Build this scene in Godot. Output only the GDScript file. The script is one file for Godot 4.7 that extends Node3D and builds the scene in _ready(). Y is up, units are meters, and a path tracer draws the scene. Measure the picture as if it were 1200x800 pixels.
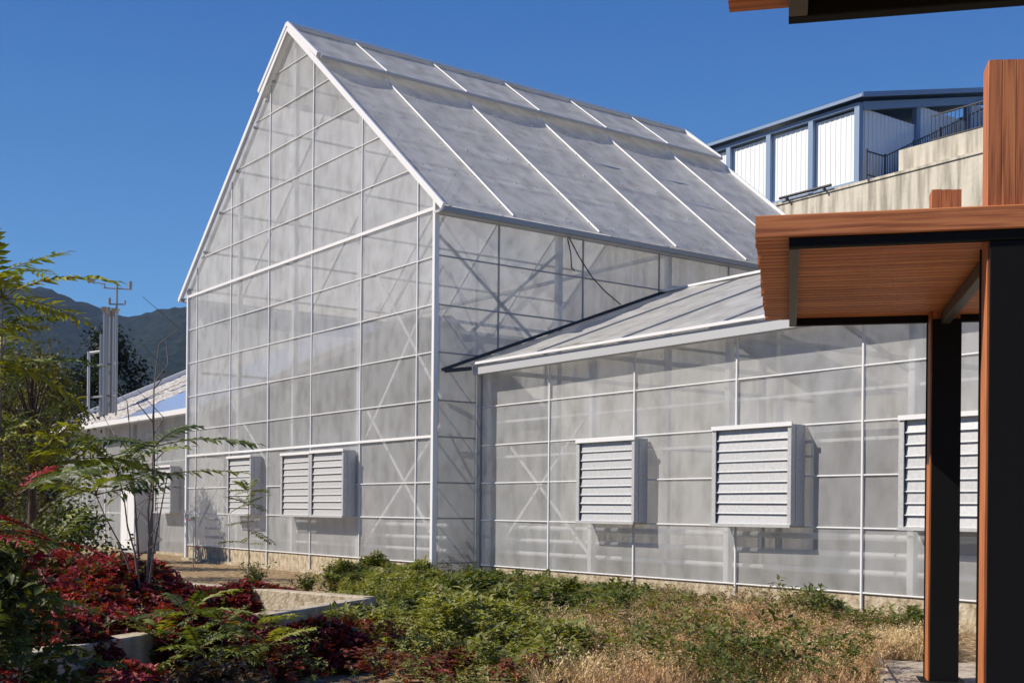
extends Node3D

# ---------------------------------------------------------------- site frame
const EYE := Vector3(19.065, 1.4, 12.251)
const FWD := Vector3(-0.80542, 0.0, -0.59270)
const RGT := Vector3(0.59270, 0.0, -0.80542)
const SLOPE := 0.816          # tall roof
const WSLOPE := 0.367         # wing roof
const WZ := -0.94             # front plane of the wings
var M := {}
var names := {}
var prisms := {}
var film_set := []
var rng := RandomNumberGenerator.new()

func site(across: float, along: float, y := 0.0) -> Vector3:
	return Vector3(EYE.x, y, EYE.z) + FWD * along + RGT * across

func lin(r: float, g: float, b: float, a := 1.0) -> Color:
	var c := Color(r, g, b).linear_to_srgb()
	c.a = a
	return c

func numbered(n: String) -> String:
	if not names.has(n):
		names[n] = 0
		return n
	names[n] += 1
	return "%s_%03d" % [n, names[n]]

func thing(called: String, label: String, category: String, at := Vector3.ZERO, group := "") -> Node3D:
	var o := Node3D.new()
	o.name = numbered(called)
	add_child(o)
	o.position = at
	o.set_meta("label", label)
	o.set_meta("category", category)
	if group != "":
		o.set_meta("group", group)
	return o

func structure(o: Node3D, called: String) -> Node3D:
	o.name = numbered(called)
	o.set_meta("kind", "structure")
	add_child(o)
	return o

func part(parent: Node3D, called: String, mesh: Mesh, mat: Material, xf := Transform3D.IDENTITY) -> MeshInstance3D:
	var o := MeshInstance3D.new()
	o.name = called
	o.mesh = mesh
	if mat:
		o.material_override = mat
	parent.add_child(o, true)
	o.transform = xf
	return o

# position of a world point inside a thing (things are never turned, parts may be)
func under(parent: Node3D) -> Vector3:
	var p := Vector3.ZERO
	var n: Node = parent
	while n is Node3D and n != self:
		p += n.position
		n = n.get_parent()
	return p

# ---------------------------------------------------------------- meshes
# bar of octagonal (chamfered) section along z, length l; UV u runs along the bar in metres
func prism(l: float, w: float, h: float, c: float) -> ArrayMesh:
	var key := "%.3f_%.3f_%.3f_%.3f" % [l, w, h, c]
	if prisms.has(key):
		return prisms[key]
	var x := w / 2.0
	var y := h / 2.0
	var prof := [Vector2(x - c, -y), Vector2(x, -y + c), Vector2(x, y - c), Vector2(x - c, y), Vector2(-x + c, y), Vector2(-x, y - c), Vector2(-x, -y + c), Vector2(-x + c, -y)]
	var st := SurfaceTool.new()
	st.begin(Mesh.PRIMITIVE_TRIANGLES)
	st.set_smooth_group(-1)
	var v := 0.0
	for i in 8:
		var a: Vector2 = prof[i]
		var b: Vector2 = prof[(i + 1) % 8]
		var dv := a.distance_to(b)
		var q := [Vector3(a.x, a.y, -l / 2), Vector3(a.x, a.y, l / 2), Vector3(b.x, b.y, l / 2), Vector3(b.x, b.y, -l / 2)]
		var uv := [Vector2(0, v), Vector2(l, v), Vector2(l, v + dv), Vector2(0, v + dv)]
		for k in [0, 2, 1, 0, 3, 2]:
			st.set_uv(uv[k])
			st.add_vertex(q[k])
		v += dv
	for s in [-1, 1]:
		for i in range(1, 7):
			var t := [prof[0], prof[i], prof[i + 1]]
			if s < 0:
				t = [prof[0], prof[i + 1], prof[i]]
			for k in [0, 2, 1]:
				var pt: Vector2 = t[k]
				st.set_uv(pt)
				st.add_vertex(Vector3(pt.x, pt.y, s * l / 2))
	st.generate_normals()
	var m := st.commit()
	prisms[key] = m
	return m

# a bar from a to b (world); h is its size along the "up" hint, w across
func bar(parent: Node3D, called: String, a: Vector3, b: Vector3, w: float, h: float, mat: Material, up := Vector3.UP, c := 0.004) -> MeshInstance3D:
	var z := (b - a).normalized()
	if absf(z.dot(up)) > 0.98:
		up = Vector3.BACK if absf(z.z) < 0.9 else Vector3.RIGHT
	var x := up.cross(z).normalized()
	var y := z.cross(x).normalized()
	return part(parent, called, prism(a.distance_to(b), w, h, minf(c, minf(w, h) * 0.3)), mat, Transform3D(Basis(x, y, z), (a + b) / 2.0 - under(parent)))

func tube(parent: Node3D, called: String, a: Vector3, b: Vector3, r: float, mat: Material, r2 := -1.0) -> MeshInstance3D:
	var m := CylinderMesh.new()
	m.bottom_radius = r
	m.top_radius = r if r2 < 0 else r2
	m.height = a.distance_to(b)
	m.radial_segments = 12
	m.rings = 1
	var y := (b - a).normalized()
	var x := y.cross(Vector3.RIGHT if absf(y.x) < 0.9 else Vector3.BACK).normalized()
	return part(parent, called, m, mat, Transform3D(Basis(x, y, x.cross(y)), (a + b) / 2.0 - under(parent)))

func block(parent: Node3D, called: String, lo: Vector3, hi: Vector3, mat: Material, c := 0.01) -> MeshInstance3D:
	var s := hi - lo
	return part(parent, called, prism(s.z, s.x, s.y, minf(c, minf(s.x, s.y) * 0.3)), mat, Transform3D(Basis.IDENTITY, (lo + hi) / 2.0 - under(parent)))

# flat polygon given by 3D points (convex)
func poly_mesh(pts: PackedVector3Array) -> ArrayMesh:
	var st := SurfaceTool.new()
	st.begin(Mesh.PRIMITIVE_TRIANGLES)
	var n := -(pts[1] - pts[0]).cross(pts[2] - pts[0]).normalized()
	for i in range(1, pts.size() - 1):
		for k in [0, i, i + 1]:
			st.set_normal(n)
			st.add_vertex(pts[k])
	return st.commit()

# panes: cells of a grid on a plane, cut to an outline; o + u*x + v*y
func panes(parent: Node3D, called: String, o: Vector3, ux: Vector3, uy: Vector3, us: Array, vs: Array, outline: PackedVector2Array, mats: Array) -> void:
	var off := under(parent)
	for i in us.size() - 1:
		for j in vs.size() - 1:
			var cell := PackedVector2Array([Vector2(us[i], vs[j]), Vector2(us[i + 1], vs[j]), Vector2(us[i + 1], vs[j + 1]), Vector2(us[i], vs[j + 1])])
			for piece in Geometry2D.intersect_polygons(cell, outline):
				if piece.size() < 3:
					continue
				var area := 0.0
				for k in piece.size():
					area += piece[k].cross(piece[(k + 1) % piece.size()])
				if absf(area) < 0.01:
					continue
				var p3 := PackedVector3Array()
				var tilt := rng.randf_range(-0.012, 0.012)
				var bow := rng.randf_range(-0.012, 0.012)
				var cu: float = (us[i] + us[i + 1]) / 2.0
				var cv: float = (vs[j] + vs[j + 1]) / 2.0
				var n := ux.cross(uy)
				for q in piece:
					p3.append(o + ux * q.x + uy * q.y + n * ((q.x - cu) * tilt + (q.y - cv) * bow) - off)
				part(parent, called, poly_mesh(p3), mats[rng.randi() % mats.size()])

# sheet between two edge lines with gentle waves, a grid of nu x nv
func wavy_sheet(a: Vector3, b: Vector3, c: Vector3, d: Vector3, nu: int, nv: int, wave: Callable, off: Vector3) -> ArrayMesh:
	var st := SurfaceTool.new()
	st.begin(Mesh.PRIMITIVE_TRIANGLES)
	var n := (b - a).cross(d - a).normalized()
	for j in nv + 1:
		for i in nu + 1:
			var u := float(i) / nu
			var v := float(j) / nv
			var p := a.lerp(b, u).lerp(d.lerp(c, u), v)
			st.set_uv(Vector2(u, v))
			st.add_vertex(p + n * wave.call(p, u, v) - off)
	for j in nv:
		for i in nu:
			var k := j * (nu + 1) + i
			for t in [k, k + 1, k + nu + 2, k, k + nu + 2, k + nu + 1]:
				st.add_index(t)
	st.generate_normals()
	return st.commit()

# ---------------------------------------------------------------- textures
func noise_tex(size: int, freq: float, octaves: int, sd: int, stops: Array, stretch := Vector2.ONE, kind := FastNoiseLite.TYPE_SIMPLEX_SMOOTH, fine := 0.0) -> ImageTexture:
	var n := FastNoiseLite.new()
	n.seed = sd
	n.noise_type = kind
	n.frequency = freq
	n.fractal_octaves = octaves
	var g := Gradient.new()
	var offs := PackedFloat32Array()
	var cols := PackedColorArray()
	for s in stops:
		offs.append(s[0])
		cols.append(s[1])
	g.offsets = offs
	g.colors = cols
	var src := n.get_seamless_image(int(size * stretch.x), int(size * stretch.y), false, false, 0.15)
	src.resize(size, size, Image.INTERPOLATE_BILINEAR)
	var img := Image.create(size, size, true, Image.FORMAT_RGB8)
	var r := RandomNumberGenerator.new()
	r.seed = sd
	for y in size:
		for x in size:
			var t := src.get_pixel(x, y).r + (r.randf() - 0.5) * fine
			img.set_pixel(x, y, g.sample(clampf(t, 0.0, 1.0)))
	img.generate_mipmaps()
	return ImageTexture.create_from_image(img)

func normal_tex(size: int, freq: float, octaves: int, sd: int, bump: float, stretch := Vector2.ONE) -> ImageTexture:
	var n := FastNoiseLite.new()
	n.seed = sd
	n.frequency = freq
	n.fractal_octaves = octaves
	var src := n.get_seamless_image(int(size * stretch.x), int(size * stretch.y), false, false, 0.15)
	src.resize(size, size, Image.INTERPOLATE_BILINEAR)
	src.convert(Image.FORMAT_RGBA8)
	src.bump_map_to_normal_map(bump)
	src.generate_mipmaps()
	return ImageTexture.create_from_image(src)

func mat(called: String, c: Color, rough: float, metal := 0.0) -> StandardMaterial3D:
	var m := StandardMaterial3D.new()
	m.resource_name = called
	m.albedo_color = c
	m.roughness = rough
	m.metallic = metal
	M[called] = m
	return m

func tri(m: StandardMaterial3D, scale: Vector3, tex: Texture2D, nrm: Texture2D = null, depth := 1.0) -> void:
	m.uv1_triplanar = true
	m.uv1_world_triplanar = true
	m.uv1_scale = scale
	if tex:
		m.albedo_texture = tex
	if nrm:
		m.normal_enabled = true
		m.normal_texture = nrm
		m.normal_scale = depth

func film(called: String, c: Color, alpha: float, rough: float, back: float, tex: Texture2D, nrm: Texture2D = null, depth := 0.3) -> void:
	var m := mat(called, Color(c.r, c.g, c.b, alpha), rough)
	m.transparency = BaseMaterial3D.TRANSPARENCY_ALPHA
	m.cull_mode = BaseMaterial3D.CULL_DISABLED
	tri(m, Vector3(0.23, 0.23, 0.23), tex, nrm, depth)
	m.backlight_enabled = true
	m.backlight = Color(back, back, back)

func leafmat(called: String, c: Color, back: float) -> void:
	var m := mat(called, c, 0.5)
	m.metallic_specular = 0.35
	m.vertex_color_use_as_albedo = true
	m.cull_mode = BaseMaterial3D.CULL_DISABLED
	m.backlight_enabled = true
	m.backlight = Color(back, back, back * 0.4)

func make_materials() -> void:
	var W := Color.WHITE
	var dirt := noise_tex(512, 0.012, 5, 11, [[0.0, Color(0.82, 0.815, 0.80)], [0.45, Color(0.93, 0.93, 0.925)], [1.0, W]], Vector2(1.5, 0.8), FastNoiseLite.TYPE_SIMPLEX_SMOOTH, 0.14)
	var ripple := normal_tex(512, 0.02, 3, 5, 3.0, Vector2(1.0, 0.6))
	for k in 5:
		var cl := "film_%d" % k
		film(cl, lin(0.79, 0.815, 0.84), 0.62 + 0.02 * k, 0.255 + 0.01 * k, 1.0, dirt, ripple, 0.2)
		M[cl].metallic_specular = 0.65
		M[cl].uv1_offset = Vector3(0.37 * k, 0.61 * k, 0.23 * k)
	var roofdirt := noise_tex(512, 0.014, 5, 17, [[0.0, Color(0.74, 0.73, 0.7)], [0.5, Color(0.92, 0.92, 0.9)], [1.0, W]], Vector2(1.2, 1.0), FastNoiseLite.TYPE_SIMPLEX_SMOOTH, 0.15)
	film("film_roof", lin(0.90, 0.89, 0.86), 0.9, 0.34, 0.95, roofdirt)
	M.film_roof.metallic_specular = 0.42
	film("film_wing_roof", lin(0.86, 0.86, 0.84), 0.92, 0.3, 0.9, roofdirt, ripple, 0.35)
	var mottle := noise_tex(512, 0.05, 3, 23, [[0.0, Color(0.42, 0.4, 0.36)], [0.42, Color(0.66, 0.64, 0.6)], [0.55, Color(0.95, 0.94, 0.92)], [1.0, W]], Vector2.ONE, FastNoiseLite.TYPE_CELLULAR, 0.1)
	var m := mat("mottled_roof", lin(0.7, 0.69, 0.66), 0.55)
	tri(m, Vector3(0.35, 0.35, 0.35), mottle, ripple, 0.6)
	m = mat("sky_tinted_roof", lin(0.33, 0.38, 0.5), 0.16)  # blue base colour stands in for sky mirrored in the sheet
	m.metallic_specular = 0.7
	m = mat("white_metal", lin(0.74, 0.75, 0.76), 0.42)
	m.metallic_specular = 0.5
	mat("pale_steel", lin(0.55, 0.56, 0.57), 0.4, 0.3)
	mat("grey_steel", lin(0.30, 0.31, 0.32), 0.45, 0.35)
	mat("dark_gasket", lin(0.045, 0.045, 0.047), 0.6)
	var spangle := noise_tex(256, 0.05, 3, 31, [[0.0, Color(0.9, 0.905, 0.91)], [1.0, W]], Vector2(1.0, 1.0), FastNoiseLite.TYPE_SIMPLEX_SMOOTH, 0.08)
	m = mat("galvanised", lin(0.58, 0.59, 0.595), 0.46, 0.25)
	tri(m, Vector3(1.1, 1.1, 1.1), spangle)
	m = mat("added_screen", lin(0.12, 0.095, 0.07), 0.9)  # for dark screens added inside the wing to hide the bright backdrop
	tri(m, Vector3(0.8, 0.8, 0.8), dirt)
	mat("stainless", lin(0.36, 0.355, 0.35), 0.35, 0.8)
	# concrete with run-off streaks (stretched vertically)
	var streak := noise_tex(512, 0.015, 5, 41, [[0.0, Color(0.62, 0.61, 0.59)], [0.35, Color(0.82, 0.81, 0.78)], [0.6, Color(0.95, 0.94, 0.91)], [1.0, Color(1.0, 0.99, 0.96)]], Vector2(3.4, 0.3), FastNoiseLite.TYPE_SIMPLEX_SMOOTH, 0.1)
	var pits := normal_tex(512, 0.06, 4, 43, 4.0)
	m = mat("old_concrete", lin(0.66, 0.63, 0.56), 0.9)
	tri(m, Vector3(0.11, 0.11, 0.11), streak, pits, 0.1)
	var cast := noise_tex(512, 0.02, 5, 47, [[0.0, Color(0.55, 0.52, 0.46)], [0.4, Color(0.84, 0.81, 0.75)], [1.0, W]], Vector2(1.4, 0.8), FastNoiseLite.TYPE_SIMPLEX_SMOOTH, 0.16)
	m = mat("plinth_concrete", lin(0.58, 0.52, 0.42), 0.9)
	tri(m, Vector3(0.5, 0.5, 0.5), cast, pits, 0.6)
	m = mat("planter_concrete", lin(0.58, 0.53, 0.44), 0.9)
	tri(m, Vector3(0.6, 0.6, 0.6), cast, pits, 0.8)
	m = mat("paving", lin(0.52, 0.47, 0.41), 0.85)
	tri(m, Vector3(0.4, 0.4, 0.4), cast, pits, 0.5)
	var soil := noise_tex(512, 0.03, 5, 53, [[0.0, Color(0.35, 0.3, 0.22)], [0.5, Color(0.72, 0.64, 0.5)], [1.0, W]], Vector2.ONE, FastNoiseLite.TYPE_SIMPLEX_SMOOTH, 0.3)
	m = mat("soil", lin(0.50, 0.42, 0.31), 0.95)
	tri(m, Vector3(0.4, 0.4, 0.4), soil, pits, 1.0)
	m = mat("inner_floor", lin(0.17, 0.165, 0.155), 0.9)
	tri(m, Vector3(0.4, 0.4, 0.4), soil)
	# shed
	mat("white_sheet", lin(0.8, 0.82, 0.83), 0.45)
	mat("blue_paint", lin(0.20, 0.29, 0.43), 0.45)
	mat("blue_roof", lin(0.10, 0.17, 0.28), 0.4)
	mat("rail_iron", lin(0.03, 0.033, 0.04), 0.5)
	# pergola
	var grain := noise_tex(512, 0.02, 5, 61, [[0.0, Color(0.62, 0.52, 0.47)], [0.36, Color(0.84, 0.78, 0.73)], [0.6, Color(0.97, 0.94, 0.91)], [1.0, W]], Vector2(0.25, 4.0), FastNoiseLite.TYPE_SIMPLEX_SMOOTH, 0.1)
	var grain_n := normal_tex(512, 0.02, 4, 61, 2.0, Vector2(0.25, 4.0))
	for k in 4:
		m = mat("wood_%d" % k, [lin(0.58, 0.222, 0.078), lin(0.52, 0.19, 0.066), lin(0.61, 0.25, 0.09), lin(0.47, 0.163, 0.056)][k], 0.55)
		m.albedo_texture = grain
		m.normal_enabled = true
		m.normal_texture = grain_n
		m.normal_scale = 0.2
		m.uv1_scale = Vector3(0.4, 0.7, 1)
		m.uv1_offset = Vector3(0.31 * k, 0.17 * k, 0)
	mat("black_steel", lin(0.008, 0.008, 0.008), 0.7).metallic_specular = 0.25
	mat("sunlit_steel", lin(0.05, 0.043, 0.035), 0.5)  # black frame steel in a lighter tone, sunlight put into its colour
	# land and plants
	var wood_noise := noise_tex(512, 0.03, 5, 71, [[0.0, Color(0.2, 0.25, 0.2)], [0.5, Color(0.62, 0.65, 0.55)], [1.0, W]], Vector2.ONE, FastNoiseLite.TYPE_SIMPLEX_SMOOTH, 0.4)
	m = mat("mountain_forest", lin(0.04, 0.05, 0.038), 1.0)
	tri(m, Vector3(0.004, 0.004, 0.004), wood_noise)
	m.metallic_specular = 0.0
	m = mat("land", lin(0.16, 0.14, 0.08), 0.95)
	tri(m, Vector3(0.05, 0.05, 0.05), soil)
	m = mat("bark", lin(0.13, 0.10, 0.075), 0.9)
	tri(m, Vector3(3, 3, 3), soil)
	mat("bark_grey", lin(0.2, 0.17, 0.15), 0.9)
	mat("stalk", lin(0.13, 0.11, 0.05), 0.8)
	leafmat("leaf", Color.WHITE, 0.85)
	leafmat("dry", Color.WHITE, 0.5)
	mat("cable", lin(0.02, 0.02, 0.02), 0.6)

# ---------------------------------------------------------------- the frame of the picture
func _ready() -> void:
	rng.seed = 7
	var cam := Camera3D.new()
	cam.name = "camera"
	var roll := deg_to_rad(0.545)
	var cr := RGT * cos(roll) + Vector3.UP * sin(roll)
	var cu := Vector3.UP * cos(roll) - RGT * sin(roll)
	cam.transform = Transform3D(Basis(cr, cu, -FWD), EYE)
	cam.projection = Camera3D.PROJECTION_FRUSTUM
	cam.near = 0.1
	cam.far = 6000.0
	cam.size = 0.1 * 800.0 / 1418.49
	cam.frustum_offset = Vector2(0.1 * 1.88 / 1418.49, 0.1 * 197.96 / 1418.49)
	add_child(cam)
	cam.current = true

	var sky_m := ProceduralSkyMaterial.new()
	sky_m.sky_top_color = lin(0.010, 0.069, 0.292)
	sky_m.sky_horizon_color = lin(0.172, 0.445, 0.745)
	sky_m.sky_curve = 0.15
	sky_m.ground_bottom_color = lin(0.12, 0.10, 0.07)
	sky_m.ground_horizon_color = lin(0.2, 0.2, 0.2)
	sky_m.sun_angle_max = 1.0
	var sky := Sky.new()
	sky.sky_material = sky_m
	var env := Environment.new()
	env.background_mode = Environment.BG_SKY
	env.sky = sky
	env.tonemap_mode = Environment.TONE_MAPPER_LINEAR
	env.tonemap_exposure = 1.35
	env.fog_enabled = true
	env.fog_density = 0.00012
	env.fog_light_color = lin(0.45, 0.65, 1.0)
	env.sdfgi_enabled = true
	env.ssao_enabled = true
	env.ssil_enabled = true
	var we := WorldEnvironment.new()
	we.name = "surroundings"
	we.environment = env
	add_child(we)

	var sun := DirectionalLight3D.new()
	sun.name = "sun"
	sun.light_energy = 1.5
	sun.light_color = Color(1.0, 0.955, 0.89)
	sun.light_angular_distance = 0.5
	sun.shadow_enabled = true
	var el := deg_to_rad(42.0)
	var az := deg_to_rad(33.0)
	var to_sun := Vector3(-sin(az) * cos(el), sin(el), cos(az) * cos(el)).normalized()
	sun.look_at_from_position(Vector3.ZERO, -to_sun)
	add_child(sun)

	make_materials()
	for k in 5:
		film_set.append(M["film_%d" % k])
	make_land()
	make_tall_greenhouse()
	make_wing()
	make_left_wing()
	make_fans()
	make_terrace()
	make_shed()
	make_pergolas()
	make_planter()
	make_roof_gear()
	make_far_trees()
	make_sumacs()
	make_bed()

# ---------------------------------------------------------------- land
func make_land() -> void:
	var g := MeshInstance3D.new()
	var pm := PlaneMesh.new()
	pm.size = Vector2(7000, 7000)
	g.mesh = pm
	g.material_override = M.land
	g.position.y = -0.02
	structure(g, "ground")
	# soil of the planting bed in front of the glasshouses
	var b := MeshInstance3D.new()
	var bm := PlaneMesh.new()
	bm.size = Vector2(60, 46)
	b.mesh = bm
	b.material_override = M.soil
	b.position = Vector3(-2, -0.014, 22.0)
	structure(b, "planting_bed")
	# wooded mountain range: ridge profile by bearing, spurs by noise
	var n := FastNoiseLite.new()
	n.seed = 3
	n.frequency = 0.0022
	n.fractal_octaves = 5
	var st := SurfaceTool.new()
	st.begin(Mesh.PRIMITIVE_TRIANGLES)
	st.set_smooth_group(0)
	var na := 760
	var nr := 130
	var prof := [[-80.0, 0.12], [-30.0, 0.17], [0.0, 0.2], [8.0, 0.19], [13.4, 0.169], [15.5, 0.166], [17.3, 0.155], [18.7, 0.149], [19.6, 0.153], [20.6, 0.159], [21.3, 0.162], [26.0, 0.17], [40.0, 0.13], [70.0, 0.11], [110.0, 0.08]]
	for j in nr + 1:
		for i in na + 1:
			var az := lerpf(-80.0, 110.0, float(i) / na)
			var e := 0.1
			for k in prof.size() - 1:
				if az >= prof[k][0] and az <= prof[k + 1][0]:
					e = lerpf(prof[k][1], prof[k + 1][1], (az - prof[k][0]) / (prof[k + 1][0] - prof[k][0]))
			var t := float(j) / nr
			var dist := lerpf(700.0, 2100.0, t)
			var a := deg_to_rad(az)
			var x := EYE.x - cos(a) * dist
			var z := EYE.z - sin(a) * dist
			var rise := clampf(t / 0.7, 0.0, 1.0)
			var top := e * 1680.0 + n.get_noise_2d(az * 22.0, 0.0) * 5.0
			var y := top * pow(rise, 1.15) - maxf(t - 0.7, 0.0) * 500.0
			y += (n.get_noise_2d(x, z) * 75.0) * rise * (1.0 - smoothstep(0.5, 0.7, t)) - 8.0 * (1.0 - rise)
			y += n.get_noise_2d(x * 14.0, z * 14.0) * 7.0 * rise * (1.0 if t < 0.68 or t > 0.72 else 0.35)
			y += absf(n.get_noise_2d(x * 60.0, z * 60.0)) * 9.0 * rise
			st.add_vertex(Vector3(x, y, z))
	for j in nr:
		for i in na:
			var k := j * (na + 1) + i
			for q in [k, k + na + 2, k + 1, k, k + na + 1, k + na + 2]:
				st.add_index(q)
	st.generate_normals()
	var mt := MeshInstance3D.new()
	mt.mesh = st.commit()
	mt.material_override = M.mountain_forest
	structure(mt, "mountains")
	# floors inside the glasshouses
	var f := MeshInstance3D.new()
	var fm := BoxMesh.new()
	fm.size = Vector3(12.1, 0.05, 12.1)
	f.mesh = fm
	f.material_override = M.inner_floor
	f.position = Vector3(-6.1, 0.0, -6.12)
	structure(f, "greenhouse_floor")

# ---------------------------------------------------------------- tall greenhouse
func make_tall_greenhouse() -> void:
	var t := thing("tall_greenhouse", "tall steep-gabled greenhouse of translucent sheets on a white steel frame", "greenhouse", Vector3(-6.1, 0, -6.1))
	var W := 12.2
	var L := 12.2
	var HE := 7.03
	var HR := 12.27
	var rails := [0.4, 1.24, 1.91, 2.77, 3.45, 4.35, 5.24, 6.13]
	var xs := [-12.2, -11.6, -9.4, -7.2, -5.0, -2.8, -0.62, 0.0]
	# concrete footing
	block(t, "footing", Vector3(-12.35, -0.3, -0.12), Vector3(0.06, 0.06, 0.1), M.plinth_concrete)
	block(t, "footing", Vector3(-0.14, -0.3, -0.9), Vector3(0.08, 0.06, -0.125), M.plinth_concrete)
	block(t, "footing", Vector3(-12.3, -0.3, -12.2), Vector3(-12.1, 0.06, -0.125), M.plinth_concrete)
	block(t, "plinth", Vector3(-12.14, 0.062, -0.15), Vector3(-0.06, 0.382, -0.005), M.plinth_concrete)
	# gable sheets
	var vs := rails + [7.03, 7.94, 8.87, 9.75, 10.65, 11.5, 12.4]
	var rake0 := HR - 0.06
	var outline := PackedVector2Array([Vector2(-12.2, 0.38), Vector2(0, 0.38), Vector2(0, rake0 - 6.1 * SLOPE), Vector2(-6.1, rake0), Vector2(-12.2, rake0 - 6.1 * SLOPE)])
	panes(t, "wall_panel", Vector3.ZERO, Vector3.RIGHT, Vector3.UP, xs, vs, outline, film_set)
	var ridge_y := func(x: float) -> float: return rake0 - absf(x + 6.1) * SLOPE
	# outer glazing bars and rails of the gable
	for x in xs:
		if x == -12.2 or x == 0.0:
			continue
		bar(t, "glazing_bar", Vector3(x, 0.0, 0.018), Vector3(x, ridge_y.call(x), 0.018), 0.032, 0.03, M.white_metal)
	for y in vs:
		if y < 0.1 or y > 12.0:
			continue
		var half: float = 6.1 if y < 7.2 else (rake0 - y) / SLOPE
		var thick: float = 0.07 if absf(y - 7.03) < 0.01 else (0.052 if absf(y - 2.77) < 0.01 else 0.02)
		var zz: float = 0.034 if thick > 0.05 else 0.014
		bar(t, "rail", Vector3(-6.1 - half, y, zz), Vector3(-6.1 + half, y, zz), 0.03, thick, M.white_metal)
	# corner posts, white
	bar(t, "corner_post", Vector3(0.0, 0.0, 0.01), Vector3(0.0, 7.22, 0.01), 0.085, 0.1, M.white_metal)
	bar(t, "corner_post", Vector3(-12.2, 0.0, 0.01), Vector3(-12.2, 7.22, 0.01), 0.085, 0.1, M.white_metal)
	# inner columns of the gable, braces, pipes
	for x in [-3.05, -6.1, -9.15]:
		bar(t, "column", Vector3(x, 0.37, -0.11), Vector3(x, ridge_y.call(x) - 0.15, -0.11), 0.11, 0.1, M.white_metal)
	for q in [[-2.85, 6.55, -0.08, 3.5], [-0.08, 6.0, -2.9, 2.9], [-2.85, 3.42, -0.1, 0.66], [-0.1, 3.0, -2.9, 0.7], [-11.9, 6.4, -9.3, 3.6], [-9.3, 6.0, -11.9, 3.4], [-9.2, 3.6, -7.4, 2.3], [-11.9, 3.2, -9.3, 0.7], [-9.3, 3.0, -11.9, 0.9]]:
		bar(t, "brace", Vector3(q[0], q[1], -0.19), Vector3(q[2], q[3], -0.19), 0.03, 0.06, M.white_metal)
	for y in [0.62, 0.86, 1.1]:
		tube(t, "heating_pipe", Vector3(-12.0, y, -0.45), Vector3(-0.2, y, -0.45), 0.04, M.white_metal)
	# inner frames
	for z in [-3.05, -6.1, -9.15, -12.0]:
		for s in [-1, 1]:
			var x: float = -6.1 + s * 5.95
			bar(t, "column", Vector3(x, 0.03, z), Vector3(x, 7.05, z), 0.12, 0.12, M.pale_steel)
			if z < -11.0 or absf(z + 6.1) < 0.1:
				bar(t, "rafter", Vector3(x, 7.15, z), Vector3(-6.1, 11.95, z), 0.05, 0.08, M.pale_steel)
		if z < -11.0 or absf(z + 6.1) < 0.1:
			bar(t, "tie_beam", Vector3(-12.0, 7.0, z), Vector3(-0.2, 7.0, z), 0.06, 0.08, M.pale_steel)
	for y in [2.77, 5.0]:
		for x in [-0.2, -12.0]:
			bar(t, "girt", Vector3(x, y, -12.0), Vector3(x, y, -0.3), 0.05, 0.06, M.pale_steel)
	# roof: bays along z
	var zs := [0.1, -1.55, -3.72, -5.88, -8.05, -10.22, -12.3]
	var off := under(t)
	var loose := [0.03, 0.04, 0.06, 0.085, 0.075, 0.04]   # slack of each bay, shaped to catch bright patches of sun
	var wn := FastNoiseLite.new()
	wn.seed = 19
	wn.frequency = 0.35
	for s in [1, -1]:
		var rx := -6.1
		var ex: float = -6.1 + s * 6.4
		var up_n := Vector3(SLOPE * s, 1, 0).normalized()
		for i in 6:
			var z0: float = zs[i]
			var z1: float = zs[i + 1]
			var a := Vector3(rx, HR, z0)
			var b := Vector3(rx, HR, z1)
			var c := Vector3(ex, HR - 6.4 * SLOPE, z1)
			var d := Vector3(ex, HR - 6.4 * SLOPE, z0)
			var wave := func(p: Vector3, u: float, v: float) -> float:
				var edge := sin(PI * u)
				return s * edge * (0.015 + 0.012 * absf(sin(PI * v * 6.0)) + loose[i] * (0.5 + 0.9 * wn.get_noise_3d(p.x * 2.2, p.y * 0.5, p.z * 1.1)) * sin(PI * clampf(v * 1.15 - 0.1, 0.0, 1.0)))
			part(t, "roof_panel", wavy_sheet(a, b, c, d, 14, 48, wave, off), M.film_roof)
			# raised ridge vent flap
			var fa := a + up_n * 0.06
			var fb := b + up_n * 0.06
			var dn := Vector3(s * 1.46, -1.46 * SLOPE, 0)
			var ribs := func(_p: Vector3, u: float, v: float) -> float:
				return s * 0.03 * sin(PI * u) * sin(PI * v)
			part(t, "vent_flap", wavy_sheet(fa, fb, fb + dn + up_n * 0.12, fa + dn + up_n * 0.12, 10, 6, ribs, off), M.film_roof)
			bar(t, "vent_rail", fa + dn + up_n * 0.1, fb + dn + up_n * 0.1, 0.05, 0.07, M.pale_steel, up_n)
		for i in range(1, 6):
			var z: float = zs[i]
			var a := Vector3(rx + s * 1.5, HR - 1.5 * SLOPE, z) + up_n * 0.03
			var d := Vector3(ex, HR - 6.4 * SLOPE, z) + up_n * 0.03
			bar(t, "roof_bar", a, d, 0.026, 0.04, M.white_metal, up_n)
			bar(t, "roof_bar", Vector3(rx, HR, z) + up_n * 0.1, Vector3(rx + s * 1.46, HR - 1.46 * SLOPE, z) + up_n * 0.2, 0.03, 0.03, M.white_metal, up_n)
		# purlins under the sheet
		for k in range(1, 7):
			var q := float(k) / 6.3
			var p := Vector3(lerpf(rx, ex, q), lerpf(HR, HR - 6.4 * SLOPE, q), 0) - up_n * 0.09
			bar(t, "purlin", p + Vector3(0, 0, 0.05), p + Vector3(0, 0, -12.25), 0.05, 0.05, M.pale_steel, up_n)
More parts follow.
